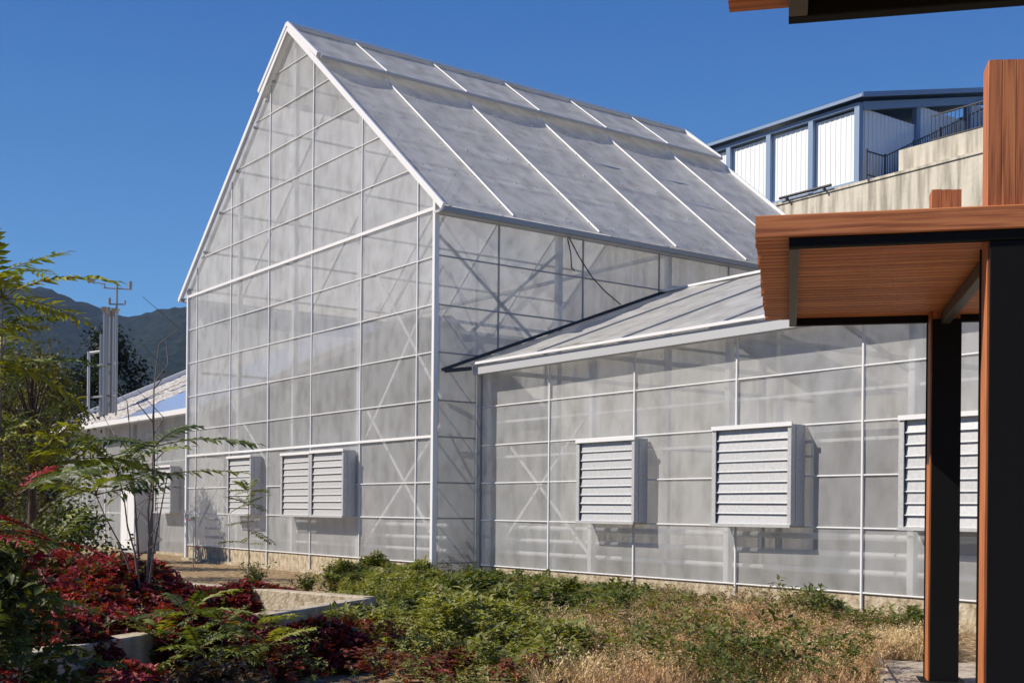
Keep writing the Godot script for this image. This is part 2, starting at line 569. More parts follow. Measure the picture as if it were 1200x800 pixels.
		# rake trims, the upper one raised with the vent
		for zr in [0.13, -12.33]:
			bar(t, "rake_trim", Vector3(rx, HR + 0.02, zr), Vector3(ex + s * 0.12, HR + 0.02 - 6.52 * SLOPE, zr), 0.05, 0.12, M.white_metal, up_n)
			bar(t, "vent_trim", Vector3(rx, HR + 0.12, zr + 0.01), Vector3(rx + s * 1.5, HR + 0.2 - 1.5 * SLOPE, zr + 0.01), 0.06, 0.1, M.white_metal, up_n)
		# eave gutter
		bar(t, "gutter", Vector3(ex - s * 0.02, HR - 6.4 * SLOPE - 0.08, 0.1), Vector3(ex - s * 0.02, HR - 6.4 * SLOPE - 0.08, -12.3), 0.09, 0.1, M.grey_steel)
		bar(t, "soffit", Vector3(-6.1 + s * 6.22, 6.95, 0.06), Vector3(-6.1 + s * 6.22, 6.95, -12.25), 0.2, 0.05, M.pale_steel)
	bar(t, "ridge_cap", Vector3(-6.1, HR + 0.1, 0.16), Vector3(-6.1, HR + 0.1, -12.36), 0.16, 0.07, M.white_metal)
	# fixing clips along the purlins, too small to count
	var st := SurfaceTool.new()
	st.begin(Mesh.PRIMITIVE_TRIANGLES)
	var clip := BoxMesh.new()
	clip.size = Vector3(0.018, 0.012, 0.06)
	var up_r := Vector3(SLOPE, 1, 0).normalized()
	var cb := Basis(Vector3(1, -SLOPE, 0).normalized(), up_r, Vector3.BACK)
	for k in range(2, 7):
		var q := float(k) / 6.3
		for j in 22:
			var p := Vector3(lerpf(-6.1, 0.3, q), lerpf(HR, HR - 6.4 * SLOPE, q), -0.35 - j * 0.55 + rng.randf_range(-0.05, 0.05)) + up_r * 0.02
			st.append_from(clip, 0, Transform3D(cb, p - off))
	var clips := part(t, "fixing_clips", st.commit(), M.pale_steel)
	clips.set_meta("kind", "stuff")
	# right-hand wall, down to the wing's roof
	var side_z := [0.0, 1.43, 3.55, 5.67, 7.8, 9.95, 12.2]
	var side_y := [0.065, 0.4, 1.24, 1.91, 2.77, 3.45, 4.35, 5.24, 6.16, 6.93]
	var side := PackedVector2Array([Vector2(0, 0.065), Vector2(0.94, 0.065), Vector2(0.94, 4.32), Vector2(5.8, 6.1), Vector2(10.7, 4.32), Vector2(10.7, 0.065), Vector2(12.2, 0.065), Vector2(12.2, 6.93), Vector2(0, 6.93)])
	panes(t, "side_panel", Vector3.ZERO, Vector3.FORWARD, Vector3.UP, side_z, side_y, side, film_set)
	for z in side_z:
		var y0: float = 0.05 if z < 0.94 or z > 10.7 else 3.97 + WSLOPE * minf(z, 11.6 - z) + 0.03
		if z > 0.1 and z < 12.1:
			bar(t, "glazing_bar", Vector3(0.018, y0, -z), Vector3(0.018, 6.93, -z), 0.035, 0.03, M.grey_steel)
	for y in side_y:
		if y < 0.1:
			continue
		var ze := 12.2
		if y > 4.3 and y < 6.1:
			ze = (y - 3.97) / WSLOPE
		elif y <= 4.3:
			ze = 0.92
		bar(t, "rail", Vector3(0.015, y, -0.05), Vector3(0.015, y, -ze), 0.02, 0.028, M.grey_steel)
	for q in [[-0.1, 6.6, -2.9, 4.4], [-3.0, 6.6, -0.4, 4.4], [-9.2, 6.5, -6.2, 6.3]]:
		bar(t, "brace", Vector3(-0.12, q[1], q[0]), Vector3(-0.12, q[3], q[2]), 0.03, 0.06, M.grey_steel)
	# left wall and back wall
	var left := PackedVector2Array([Vector2(0, 0.065), Vector2(12.2, 0.065), Vector2(12.2, 7.0), Vector2(0, 7.0)])
	panes(t, "side_panel", Vector3(-12.2, 0, -12.2), Vector3.BACK, Vector3.UP, [0.0, 3.05, 6.1, 9.15, 12.2], [0.065, 2.77, 5.0, 7.0], left, film_set)
	panes(t, "back_panel", Vector3(0, 0, -12.2), Vector3.LEFT, Vector3.UP, [0.0, 3.05, 6.1, 9.15, 12.2], [0.065, 2.77, 5.0, 7.03, 9.3, 12.3], PackedVector2Array([Vector2(0, 0.065), Vector2(12.2, 0.065), Vector2(12.2, rake0 - 6.1 * SLOPE), Vector2(6.1, rake0), Vector2(0, rake0 - 6.1 * SLOPE)]), film_set)
	# loose cable under the eave
	var cb_t := thing("hanging_cable", "thin black cable sagging from the eave down to the low roof", "cable", Vector3(0.05, 5.7, -4.5))
	var pts := [Vector3(0.05, 6.92, -3.15), Vector3(0.06, 6.55, -3.42), Vector3(0.06, 6.2, -3.75), Vector3(0.06, 5.95, -4.1), Vector3(0.05, 5.72, -4.55)]
	var pts2 := [Vector3(0.04, 6.9, -3.12), Vector3(0.05, 6.6, -3.2), Vector3(0.05, 6.32, -3.22), Vector3(0.05, 6.28, -3.3)]
	for list in [pts, pts2]:
		for i in list.size() - 1:
			tube(cb_t, "strand", list[i], list[i + 1], 0.012, M.cable)

# ---------------------------------------------------------------- low wing, right
func make_wing() -> void:
	var t := thing("low_greenhouse", "long low greenhouse wing with three louvred boxes and a white-edged lean roof", "greenhouse", Vector3(8, 0, -5.8))
	var X1 := 17.0
	var off := under(t)
	var f := MeshInstance3D.new()
	var xs := [0.06, 2.3, 4.52, 6.74, 8.98, 11.2, 13.4, 15.2, X1]
	var vs := [0.36, 1.21, 1.91, 2.62, 3.35, 4.12]
	block(t, "footing", Vector3(0.085, -0.3, WZ - 0.2), Vector3(X1, 0.06, WZ + 0.09), M.plinth_concrete)
	block(t, "plinth", Vector3(0.1, 0.062, WZ - 0.2), Vector3(X1, 0.345, WZ - 0.005), M.plinth_concrete)
	panes(t, "wall_panel", Vector3(0, 0, WZ), Vector3.RIGHT, Vector3.UP, xs, vs, PackedVector2Array([Vector2(0, 0.35), Vector2(X1, 0.35), Vector2(X1, 4.12), Vector2(0, 4.12)]), film_set)
	for x in xs:
		bar(t, "glazing_bar", Vector3(x, 0.02, WZ + 0.018), Vector3(x, 4.12, WZ + 0.018), 0.032, 0.03, M.white_metal)
	for y in vs:
		if y < 0.1 or y > 4.0:
			continue
		bar(t, "rail", Vector3(0.05, y, WZ + 0.013), Vector3(X1, y, WZ + 0.013), 0.02, 0.02, M.white_metal)
	bar(t, "corner_post", Vector3(0.16, 0.02, WZ + 0.02), Vector3(0.16, 4.12, WZ + 0.02), 0.11, 0.06, M.grey_steel)
	for x in [0.2, 3.3, 6.45, 9.65, 12.8, 16.0]:
		bar(t, "column", Vector3(x, 0.36, WZ - 0.13), Vector3(x, 4.1, WZ - 0.13), 0.1, 0.1, M.white_metal)
		bar(t, "column", Vector3(x, 0.03, -5.8), Vector3(x, 5.9, -5.8), 0.1, 0.1, M.pale_steel)
		bar(t, "rafter", Vector3(x, 4.2, WZ - 0.05), Vector3(x, 5.95, -5.75), 0.07, 0.1, M.pale_steel)
		bar(t, "rafter", Vector3(x, 5.95, -5.85), Vector3(x, 4.2, -10.6), 0.07, 0.1, M.pale_steel)
		bar(t, "tie_beam", Vector3(x, 4.05, WZ - 0.15), Vector3(x, 4.05, -10.6), 0.06, 0.08, M.pale_steel)
	for y in [3.06, 2.4]:
		bar(t, "girt", Vector3(0.2, y, WZ - 0.16), Vector3(X1, y, WZ - 0.16), 0.04, 0.045, M.white_metal)
	for y in [0.6, 0.84, 1.08]:
		tube(t, "heating_pipe", Vector3(0.3, y, WZ - 0.4), Vector3(X1 - 0.2, y, WZ - 0.4), 0.045, M.white_metal)
	for q in [[0.85, 2.58, 3.2, 0.6], [3.2, 3.2, 0.5, 0.7], [9.8, 2.6, 12.6, 0.6]]:
		bar(t, "brace", Vector3(q[0], q[1], WZ - 0.22), Vector3(q[2], q[3], WZ - 0.22), 0.03, 0.055, M.white_metal)
	# roof panels
	var wn := FastNoiseLite.new()
	wn.seed = 29
	wn.frequency = 0.5
	var rx := [0.02, 2.3, 4.52, 6.74, 8.98, 11.2, 13.4, 15.2, X1 + 0.2]
	var ze := -0.64
	var up_n := Vector3(0, 1, WSLOPE).normalized()
	for i in rx.size() - 1:
		var x0: float = rx[i]
		var x1: float = rx[i + 1]
		var ye := 4.165
		var wave := func(p: Vector3, u: float, v: float) -> float:
			return sin(PI * u) * (0.02 + 0.05 * wn.get_noise_2d(p.x, p.z * 2.0))
		if x0 < 0.1:
			part(t, "roof_panel", wavy_sheet(Vector3(0.1, ye, ze), Vector3(x1, ye, ze), Vector3(x1, 6.1, -5.8), Vector3(0.04, 6.1, -5.8), 8, 24, wave, off), M.film_wing_roof)
		else:
			part(t, "roof_panel", wavy_sheet(Vector3(x0, ye, ze), Vector3(x1, ye, ze), Vector3(x1, 6.1, -5.8), Vector3(x0, 6.1, -5.8), 8, 24, wave, off), M.film_wing_roof)
		part(t, "roof_panel", wavy_sheet(Vector3(maxf(x0, 0.04), 6.1, -5.8), Vector3(x1, 6.1, -5.8), Vector3(x1, 4.13, -11.2), Vector3(maxf(x0, 0.04), 4.13, -11.2), 4, 8, wave, off), M.film_wing_roof)
		if i > 0:
			bar(t, "roof_bar", Vector3(x0, ye, ze) + up_n * 0.012, Vector3(x0, 6.1, -5.8) + up_n * 0.012, 0.03, 0.03, M.grey_steel, up_n)
	bar(t, "ridge_cap", Vector3(0.06, 6.13, -5.8), Vector3(X1, 6.13, -5.8), 0.2, 0.05, M.white_metal)
	# eave: white lip above a pale gutter
	bar(t, "eave_lip", Vector3(0.3, 4.14, ze + 0.03), Vector3(X1, 4.14, ze + 0.03), 0.05, 0.05, M.white_metal)
	bar(t, "gutter", Vector3(0.32, 4.02, ze - 0.06), Vector3(X1, 4.02, ze - 0.06), 0.13, 0.17, M.pale_steel)
	# flashing against the tall wall
	bar(t, "flashing", Vector3(0.06, 4.02, -0.12), Vector3(0.06, 6.13, -5.8), 0.06, 0.06, M.dark_gasket, up_n)
	bar(t, "gutter_return", Vector3(0.07, 4.0, -0.16), Vector3(0.3, 4.06, -0.62), 0.05, 0.07, M.dark_gasket)
	# back and end walls
	panes(t, "back_panel", Vector3(X1, 0, -10.7), Vector3.LEFT, Vector3.UP, [0.0, 4.2, 8.5, 12.7, 16.9], [0.065, 2.1, 4.1], PackedVector2Array([Vector2(0, 0.065), Vector2(16.9, 0.065), Vector2(16.9, 4.1), Vector2(0, 4.1)]), film_set)
	panes(t, "end_panel", Vector3(X1, 0, WZ), Vector3.FORWARD, Vector3.UP, [0.0, 2.4, 4.86, 7.3, 9.76], [0.065, 2.1, 4.3, 6.2], PackedVector2Array([Vector2(0, 0.065), Vector2(9.76, 0.065), Vector2(9.76, 4.3), Vector2(4.86, 6.05), Vector2(0, 4.3)]), film_set)
	for k in 8:  # added screens along the back, blocking the bright view through the sheets
		block(t, "added_screen", Vector3(0.3 + k * 2.07, 0.4, -10.6), Vector3(2.33 + k * 2.07, 3.3, -10.45), M.added_screen)
	var fm := BoxMesh.new()
	fm.size = Vector3(X1 - 0.1, 0.05, 9.6)
	f.mesh = fm
	f.material_override = M.inner_floor
	f.position = Vector3(X1 / 2.0 + 0.05, 0.0, -5.95)
	structure(f, "greenhouse_floor")

# ---------------------------------------------------------------- low wing, left
func make_left_wing() -> void:
	var t := thing("low_greenhouse", "low greenhouse wing with sky-tinted ribbed and mottled pale roof beyond the tall gable", "greenhouse", Vector3(-19.5, 0, -5))
	var off := under(t)
	var x0 := -26.7
	var x1 := -12.3
	var xs := [x0, -24.3, -21.9, -19.5, -17.1, -14.7, x1]
	var vs := [0.065, 1.2, 2.0, 2.77, 3.5, 4.08]
	block(t, "footing", Vector3(x0 - 0.1, -0.3, WZ - 0.2), Vector3(-12.4, 0.06, WZ + 0.09), M.plinth_concrete)
	panes(t, "wall_panel", Vector3(0, 0, WZ), Vector3.RIGHT, Vector3.UP, xs, vs, PackedVector2Array([Vector2(x0, 0.065), Vector2(x1, 0.065), Vector2(x1, 4.08), Vector2(x0, 4.08)]), film_set)
	for x in xs:
		bar(t, "glazing_bar", Vector3(x, 0.02, WZ + 0.018), Vector3(x, 4.08, WZ + 0.018), 0.05, 0.03, M.white_metal)
		bar(t, "column", Vector3(x, 0.0, WZ - 0.15), Vector3(x, 4.05, WZ - 0.15), 0.1, 0.1, M.white_metal)
	for y in vs:
		if y > 0.1 and y < 4.0:
			bar(t, "rail", Vector3(x0, y, WZ - 0.02), Vector3(x1, y, WZ - 0.02), 0.03, 0.03, M.white_metal)
	var ze := -0.44
	var ye := 4.13
	var sl := 0.48
	var zr := -8.0
	var yr := ye + (ze - zr) * sl
	var up_n := Vector3(0, 1, sl).normalized()
	for i in xs.size() - 1:
		var a: float = xs[i]
		var b: float = xs[i + 1]
		var blue: bool = a > -20.0  # panels that carry the painted sky reflection
		var ribs := func(p: Vector3, u: float, v: float) -> float:
			return 0.035 * absf(fposmod(v * 26.0, 1.0) - 0.5) if blue else 0.03 * sin(p.z * 9.0) * sin(p.x * 7.0)
		part(t, "roof_panel", wavy_sheet(Vector3(a, ye, ze), Vector3(b, ye, ze), Vector3(b, yr, zr), Vector3(a, yr, zr), 12, 104, ribs, off), M.sky_tinted_roof if blue else M.mottled_roof)
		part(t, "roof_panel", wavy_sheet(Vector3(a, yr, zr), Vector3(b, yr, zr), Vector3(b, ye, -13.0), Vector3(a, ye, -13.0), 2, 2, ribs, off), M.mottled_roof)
	bar(t, "rake_trim", Vector3(x0 - 0.05, ye + 0.1, ze), Vector3(x0 - 0.05, yr + 0.1, zr), 0.12, 0.18, M.white_metal, up_n)
	bar(t, "gutter", Vector3(x0, 4.08, ze + 0.03), Vector3(x1 - 0.05, 4.08, ze + 0.03), 0.12, 0.15, M.white_metal)
	panes(t, "end_panel", Vector3(x0, 0, WZ), Vector3.FORWARD, Vector3.UP, [0.0, 3.0, 7.0, 12.0], [0.065, 2.1, 4.3, 7.8], PackedVector2Array([Vector2(0, 0.065), Vector2(12.0, 0.065), Vector2(12.0, 4.1), Vector2(7.0, yr - 0.05), Vector2(0, 4.3)]), film_set)
	panes(t, "back_panel", Vector3(0, 0, -12.9), Vector3.RIGHT, Vector3.UP, [x0, -19.5, x1], [0.065, 4.1], PackedVector2Array([Vector2(x0, 0.065), Vector2(x1, 0.065), Vector2(x1, 4.1), Vector2(x0, 4.1)]), film_set)
	var f := MeshInstance3D.new()
	var fm := BoxMesh.new()
	fm.size = Vector3(14.2, 0.05, 11.6)
	f.mesh = fm
	f.material_override = M.inner_floor
	f.position = Vector3(-19.5, 0.0, -7.0)
	structure(f, "greenhouse_floor")
	# grey service cabinet at the foot of the wall
	var cab := thing("service_cabinet", "pale grey metal cabinet standing against the far low greenhouse wall", "cabinet", Vector3(-17.9, 0, WZ + 0.35))
	block(cab, "body", Vector3(-18.6, 0.0, WZ + 0.08), Vector3(-17.2, 2.0, WZ + 0.6), M.galvanised, 0.02)
	block(cab, "door", Vector3(-18.5, 0.12, WZ + 0.6), Vector3(-17.92, 1.9, WZ + 0.625), M.white_metal, 0.01)
	block(cab, "door", Vector3(-17.88, 0.12, WZ + 0.6), Vector3(-17.3, 1.9, WZ + 0.625), M.white_metal, 0.01)

# ---------------------------------------------------------------- louvred fan boxes
func fan(label: String, x0: float, x1: float, y0: float, y1: float, zw: float, group := "louvred fan boxes on the greenhouse walls", slats := 9) -> void:
	var d := 0.31
	var t := thing("fan_box", label, "fan box", Vector3((x0 + x1) / 2, y0, zw), group)
	var z0 := zw + 0.035
	var z1 := zw + d
	var e := 0.012
	block(t, "top_sheet", Vector3(x0, y1 - e, z0), Vector3(x1, y1, z1), M.galvanised, 0.003)
	block(t, "bottom_sheet", Vector3(x0, y0, z0), Vector3(x1, y0 + e, z1), M.galvanised, 0.003)
	for s in [[x0, x0 + e], [x1 - e, x1]]:
		block(t, "side_sheet", Vector3(s[0], y0 + e, z0), Vector3(s[1], y1 - e, z1), M.galvanised, 0.003)
	block(t, "back_sheet", Vector3(x0 + e, y0 + e, z0), Vector3(x1 - e, y1 - e, z0 + 0.01), M.galvanised, 0.002)
	# front flange
	var fw := 0.055
	for s in [[x0 - 0.02, x0 + fw], [x1 - fw, x1 + 0.008]]:
		block(t, "frame_side", Vector3(s[0], y0, z1), Vector3(s[1], y1, z1 + 0.018), M.galvanised, 0.004)
	block(t, "frame_top", Vector3(x0 - 0.02, y1 - 0.03, z1 + 0.02), Vector3(x1 + 0.03, y1 + 0.03, z1 + 0.04), M.white_metal, 0.004)
	block(t, "frame_bottom", Vector3(x0 - 0.02, y0 - 0.02, z1 + 0.02), Vector3(x1 + 0.008, y0 + 0.025, z1 + 0.038), M.galvanised, 0.004)
	# fold along the right side sheet
	block(t, "side_seam", Vector3(x1, y0 + 0.02, z0 + 0.16), Vector3(x1 + 0.01, y1 - 0.03, z0 + 0.19), M.galvanised, 0.002)
	# louvre slats, tilted, each lapping the next
	var h := (y1 - y0 - 0.06) / slats
	for k in slats:
		var yc := y0 + 0.03 + h * (k + 0.5)
		var tilt := deg_to_rad(7.0 + rng.randf_range(-2.5, 2.5))
		var sag := rng.randf_range(-0.004, 0.004)
		var m := prism(x1 - x0 - 2.0 * fw - 0.006, h * 1.16, 0.006, 0.002)
		# bar runs along x; its width leans outward at the foot
		var zax := Vector3.RIGHT.rotated(Vector3.BACK, sag / 1.2)
		var xax := Vector3(0, -cos(tilt), sin(tilt))
		var yax := zax.cross(xax).normalized()
		var s := part(t, "louvre_slat", m, M.galvanised, Transform3D(Basis(xax, yax, zax), Vector3((x0 + x1) / 2, yc, z1 - 0.03) - under(t)))
		bar(s, "slat_lip", Vector3.ZERO, Vector3(0.01, 0, 0), 0.01, 0.01, M.white_metal).transform = Transform3D(Basis.IDENTITY, Vector3(h * 0.57, -0.006, 0))
		s.get_child(0).mesh = prism(x1 - x0 - 2.0 * fw - 0.006, 0.012, 0.02, 0.002)

func make_fans() -> void:
	fan("square louvred fan box on the low wing nearest the tall greenhouse", 3.45, 4.86, 1.22, 2.56, WZ)
	fan("wide louvred fan box in the middle of the low wing's wall", 6.57, 8.03, 1.22, 2.62, WZ)
	fan("louvred fan box on the low wing behind the black pergola post", 9.78, 11.2, 1.22, 2.6, WZ)
	fan("lone louvred fan box on the gable wall behind a leafy sapling", -8.82, -7.46, 1.24, 2.62, 0.0)
	fan("one of two joined louvred boxes on the gable, nearer the lone box", -5.84, -4.44, 1.24, 2.6, 0.0)
	fan("one of two joined louvred boxes on the gable, nearer the white corner post", -4.40, -2.94, 1.24, 2.61, 0.0)
	fan("shaded louvred fan box on the far low wing beside the tall gable", -16.4, -15.1, 1.24, 2.6, WZ)

# ---------------------------------------------------------------- hillside terrace
func make_terrace() -> void:
	var hill := MeshInstance3D.new()
	var hm := BoxMesh.new()
	hm.size = Vector3(60, 12.0, 60)
	hill.mesh = hm
	hill.material_override = M.land
	hill.position = Vector3(0, 6.05, -51.0)
	structure(hill, "upper_terrace")
	var w := thing("retaining_wall", "tall rain-streaked concrete retaining wall on the slope below the white shed", "wall", Vector3(0, 0, -20.5))
	block(w, "wall_face", Vector3(-24, 0, -21.0), Vector3(18, 12.05, -20.0), M.old_concrete, 0.03)
	block(w, "coping", Vector3(-24, 12.055, -20.9), Vector3(18, 12.14, -19.96), M.old_concrete, 0.01)
	var u := thing("stair_wall", "upper stained concrete parapet stepped back above the retaining wall", "wall", Vector3(0, 12.14, -20.6))
	block(u, "parapet", Vector3(-4.65, 12.142, -20.75), Vector3(18, 12.95, -20.4), M.old_concrete, 0.02)
	# stair rising beside the shed, with its railing
	var s := thing("outdoor_stair", "concrete stair climbing beside the shaded wall of the white shed", "stair", Vector3(-4.5, 12.15, -24))
	for k in 22:
		block(s, "step", Vector3(-5.6, 12.142, -20.85 - (k + 1) * 0.34), Vector3(-3.2, 12.15 + (k + 1) * 0.165, -20.852 - k * 0.34), M.old_concrete, 0.006)
	var r := thing("stair_railing", "dark iron picket railing climbing above the concrete parapet", "railing", Vector3(-5.5, 12.15, -24))
	var p0 := Vector3(-5.5, 12.16, -19.9)
	var p1 := Vector3(-5.5, 12.16, -20.85)
	var p2 := Vector3(-5.5, 12.16 + 22 * 0.165, -20.85 - 22 * 0.34)
	for seg in [[p0, p1], [p1, p2]]:
		for y in [0.12, 0.88]:
			bar(r, "rail", seg[0] + Vector3(0, y, 0), seg[1] + Vector3(0, y, 0), 0.04, 0.04, M.rail_iron)
		var n := int(seg[0].distance_to(seg[1]) / 0.14)
		for k in n + 1:
			var q: Vector3 = seg[0].lerp(seg[1], float(k) / n)
			var big: bool = k % 12 == 0
			bar(r, "post" if big else "picket", q + Vector3(0, -0.02 if big else 0.12, 0), q + Vector3(0, 0.95 if big else 0.88, 0), 0.05 if big else 0.022, 0.05 if big else 0.022, M.rail_iron)
	# railing along the parapet
	var r2 := thing("terrace_railing", "dark iron railing standing on top of the upper parapet", "railing", Vector3(0, 12.95, -20.55))
	for y in [0.1, 0.85]:
		bar(r2, "rail", Vector3(-3.6, 12.95 + y, -20.58), Vector3(6, 12.95 + y, -20.58), 0.04, 0.04, M.rail_iron)
	for k in 69:
		var x := -3.6 + k * 0.14
		bar(r2, "post" if k % 12 == 0 else "picket", Vector3(x, 12.94 if k % 12 == 0 else 13.05, -20.58), Vector3(x, 13.82, -20.58), 0.022, 0.022, M.rail_iron)
	# drain pipe lying on the wall top
	var dp := thing("drain_pipe", "short dark pipe on brackets along the top of the concrete wall", "pipe", Vector3(-7.9, 12.14, -19.9))
	tube(dp, "pipe", Vector3(-9.1, 12.24, -19.88), Vector3(-6.9, 12.24, -19.88), 0.05, M.rail_iron)
	for x in [-8.8, -7.2]:
		block(dp, "bracket", Vector3(x, 12.12, -19.955), Vector3(x + 0.05, 12.2, -19.82), M.rail_iron, 0.003)

# box-profile sheet in the x-y plane, ribs every pitch
func ribbed(w: float, h: float, pitch: float, depth: float) -> ArrayMesh:
	var st := SurfaceTool.new()
	st.begin(Mesh.PRIMITIVE_TRIANGLES)
	st.set_smooth_group(-1)
	var prof: Array[Vector2] = []
	var n := int(round(w / pitch))
	var q := w / n
	for k in n:
		for s in [[0.0, 0.0], [0.62, 0.0], [0.7, 1.0], [0.92, 1.0]]:
			prof.append(Vector2((k + s[0]) * q - w / 2, s[1] * depth))
	prof.append(Vector2(w / 2, 0))
	for i in prof.size() - 1:
		var a := prof[i]
		var b := prof[i + 1]
		var v := [Vector3(a.x, 0, a.y), Vector3(b.x, 0, b.y), Vector3(b.x, h, b.y), Vector3(a.x, h, a.y)]
		for k in [0, 2, 1, 0, 3, 2]:
			st.add_vertex(v[k])
	st.generate_normals()
	return st.commit()

func make_shed() -> void:
	var t := thing("shed", "white ribbed-sheet shed with blue posts on the terrace above the wall", "shed", Vector3(-12, 12.15, -24))
	var off := under(t)
	var y0 := 12.22
	var y1 := 14.55
	var posts := [-5.98, -7.88, -9.75, -11.65, -13.55, -15.45, -17.35]
	var sheet := ribbed(1.68, y1 - y0, 0.21, 0.014)
	for i in posts.size():
		var x: float = posts[i]
		block(t, "post", Vector3(x - 0.1, 12.15, -20.2), Vector3(x + 0.1, 14.62, -20.0), M.blue_paint, 0.01)
		if i < posts.size() - 1:
			part(t, "wall_sheet", sheet, M.white_sheet, Transform3D(Basis.IDENTITY, Vector3((x + posts[i + 1]) / 2.0, y0, -20.16) - off))
	block(t, "top_beam", Vector3(-17.45, y1 + 0.07, -20.18), Vector3(-5.88, y1 + 0.19, -19.99), M.blue_paint)
	block(t, "bottom_beam", Vector3(-17.45, 12.15, -20.18), Vector3(-5.9, 12.225, -20.02), M.blue_paint)
	# shaded end wall, facing the stair
	var zs := [-20.2, -23.2, -26.2, -29.2]
	for i in zs.size():
		var z: float = zs[i]
		var top: float = 14.62 + (-20.1 - z) * 0.235
		if i > 0:
			block(t, "post", Vector3(-6.1, 12.15, z - 0.1), Vector3(-5.9, top, z + 0.1), M.blue_paint, 0.01)
		if i < 3:
			var h: float = top - 12.2
			part(t, "wall_sheet", ribbed(2.8, h, 0.21, 0.035), M.white_sheet, Transform3D(Basis(Vector3.FORWARD, Vector3.UP, Vector3.RIGHT), Vector3(-6.03, 12.2, z - 1.5) - off))
	bar(t, "top_beam", Vector3(-5.98, 14.66, -20.2), Vector3(-5.98, 14.66 + 9.2 * 0.235, -29.4), 0.22, 0.26, M.blue_paint)
	# roof: one pitch rising to the back, with fascia
	var ra := Vector3(-17.8, 14.92, -19.6)
	var up_n := Vector3(0, 1, 0.235).normalized()
	bar(t, "roof", Vector3(-11.7, 14.9, -19.83), Vector3(-11.7, 14.9 + 9.72 * 0.235, -29.55), 12.1, 0.09, M.blue_roof, up_n)
	bar(t, "fascia", Vector3(-17.75, 14.87, -19.84), Vector3(-5.63, 14.87, -19.84), 0.05, 0.11, M.blue_paint)
	bar(t, "verge_trim", Vector3(-5.62, 14.88, -19.83), Vector3(-5.62, 14.88 + 9.72 * 0.235, -29.55), 0.05, 0.16, M.blue_paint, up_n)
	block(t, "back_wall", Vector3(-17.4, 12.15, -29.4), Vector3(-6.0, 16.7, -29.25), M.white_sheet)
	block(t, "left_wall", Vector3(-17.45, 12.15, -29.2), Vector3(-17.36, 14.6, -20.25), M.white_sheet)

# ---------------------------------------------------------------- pergolas
func make_pergolas() -> void:
	var a := deg_to_rad(13.0)
	var b := (RGT * cos(a) - FWD * sin(a)).normalized()     # along the boards
	var q := (RGT * sin(a) + FWD * cos(a)).normalized()     # from near to far
	var near := site(1.667, 7.3)
	for k in 2:
		var o: Vector3 = near - q * (6.6 * k)
		var label: String = ["timber board pergola on two black steel posts beside the dry grass", "second timber pergola whose dark frame and board ends show overhead"][k]
		var t := thing("pergola", label, "pergola", o + b * 1.25 + q * 1.6, "timber pergolas")
		var H := 3.0
		var at := func(u: float, v: float, y: float) -> Vector3: return o + b * u + q * v + Vector3.UP * y
		var LN := 2.5
		var DP := 3.18
		# steel frame
		bar(t, "frame_beam", at.call(0.0, 0.03, H + 0.03), at.call(LN, 0.03, H + 0.03), 0.06, 0.06, M.black_steel)
		bar(t, "frame_beam", at.call(0.0, DP - 0.03, H + 0.03), at.call(LN, DP - 0.03, H + 0.03), 0.06, 0.06, M.black_steel)
		bar(t, "frame_side", at.call(0.03, 0.065, H + 0.03), at.call(0.03, DP - 0.065, H + 0.03), 0.06, 0.06, M.sunlit_steel)  # side members take the painted sunlit tone
		bar(t, "frame_side", at.call(LN - 0.03, 0.065, H + 0.03), at.call(LN - 0.03, DP - 0.065, H + 0.03), 0.06, 0.06, M.sunlit_steel)
		bar(t, "cross_beam", at.call(1.245, 0.13, H + 0.005), at.call(1.245, DP - 0.13, H + 0.005), 0.07, 0.1, M.sunlit_steel)
		# boards on edge across the frame
		var n := 30
		for i in n:
			var v := -0.03 + (DP + 0.06) * (i + 0.5) / n
			var e0 := -0.19 + rng.randf_range(-0.02, 0.02)
			var m: Material = M["wood_%d" % (rng.randi() % 4)]
			var hh := 0.135
			if i == 0:
				m = M.wood_0
				e0 = -0.2
			bar(t, "board", at.call(e0, v, H + 0.062 + hh / 2), at.call(LN + 0.19, v, H + 0.062 + hh / 2), 0.088 + rng.randf_range(-0.003, 0.003), hh, m, Vector3.UP, 0.006)
		# posts: three timber planks with a steel plate on the face below the frame
		for v in [0.135, DP - 0.135]:
			for j in 3:
				var u := 1.13 + 0.077 * (j + 0.5)
				var pst := bar(t, "post_plank", at.call(u, v, 0.02), at.call(u, v, 4.06 - 0.004 * j), 0.0765, 0.2, M["wood_%d" % [1, 0, 1][j]], q, 0.003)
				pst.set_meta("label", "timber post plank")
			bar(t, "post_plate", at.call(1.245 + 0.012, v - 0.112, 0.0), at.call(1.245 + 0.012, v - 0.112, H - 0.005), 0.225, 0.02, M.black_steel, q, 0.003)
			bar(t, "post_plate", at.call(1.245, v + 0.112, 0.0), at.call(1.245, v + 0.112, H - 0.005), 0.25, 0.02, M.black_steel, q, 0.003)
			bar(t, "base_plate", at.call(1.07, v, 0.03), at.call(1.42, v, 0.03), 0.36, 0.02, M.black_steel)
	# concrete paving under the pergolas
	var pv := MeshInstance3D.new()
	pv.mesh = prism(14.0, 6.0, 0.3, 0.012)
	pv.material_override = M.paving
	var c: Vector3 = near + b * (0.86 + 3.0) + q * (4.35 - 7.0) + Vector3.UP * -0.12
	pv.transform = Transform3D(Basis(b, Vector3.UP, b.cross(Vector3.UP)), c)
	structure(pv, "pavement")
	# narrow kerb slab along the pavement's edge
	var kb := MeshInstance3D.new()
	kb.mesh = prism(14.0, 0.1, 0.36, 0.012)
	kb.material_override = M.planter_concrete
	kb.transform = Transform3D(Basis(b, Vector3.UP, b.cross(Vector3.UP)), near + b * 0.805 + q * (4.35 - 7.0) + Vector3.UP * -0.1)
	structure(kb, "kerb")

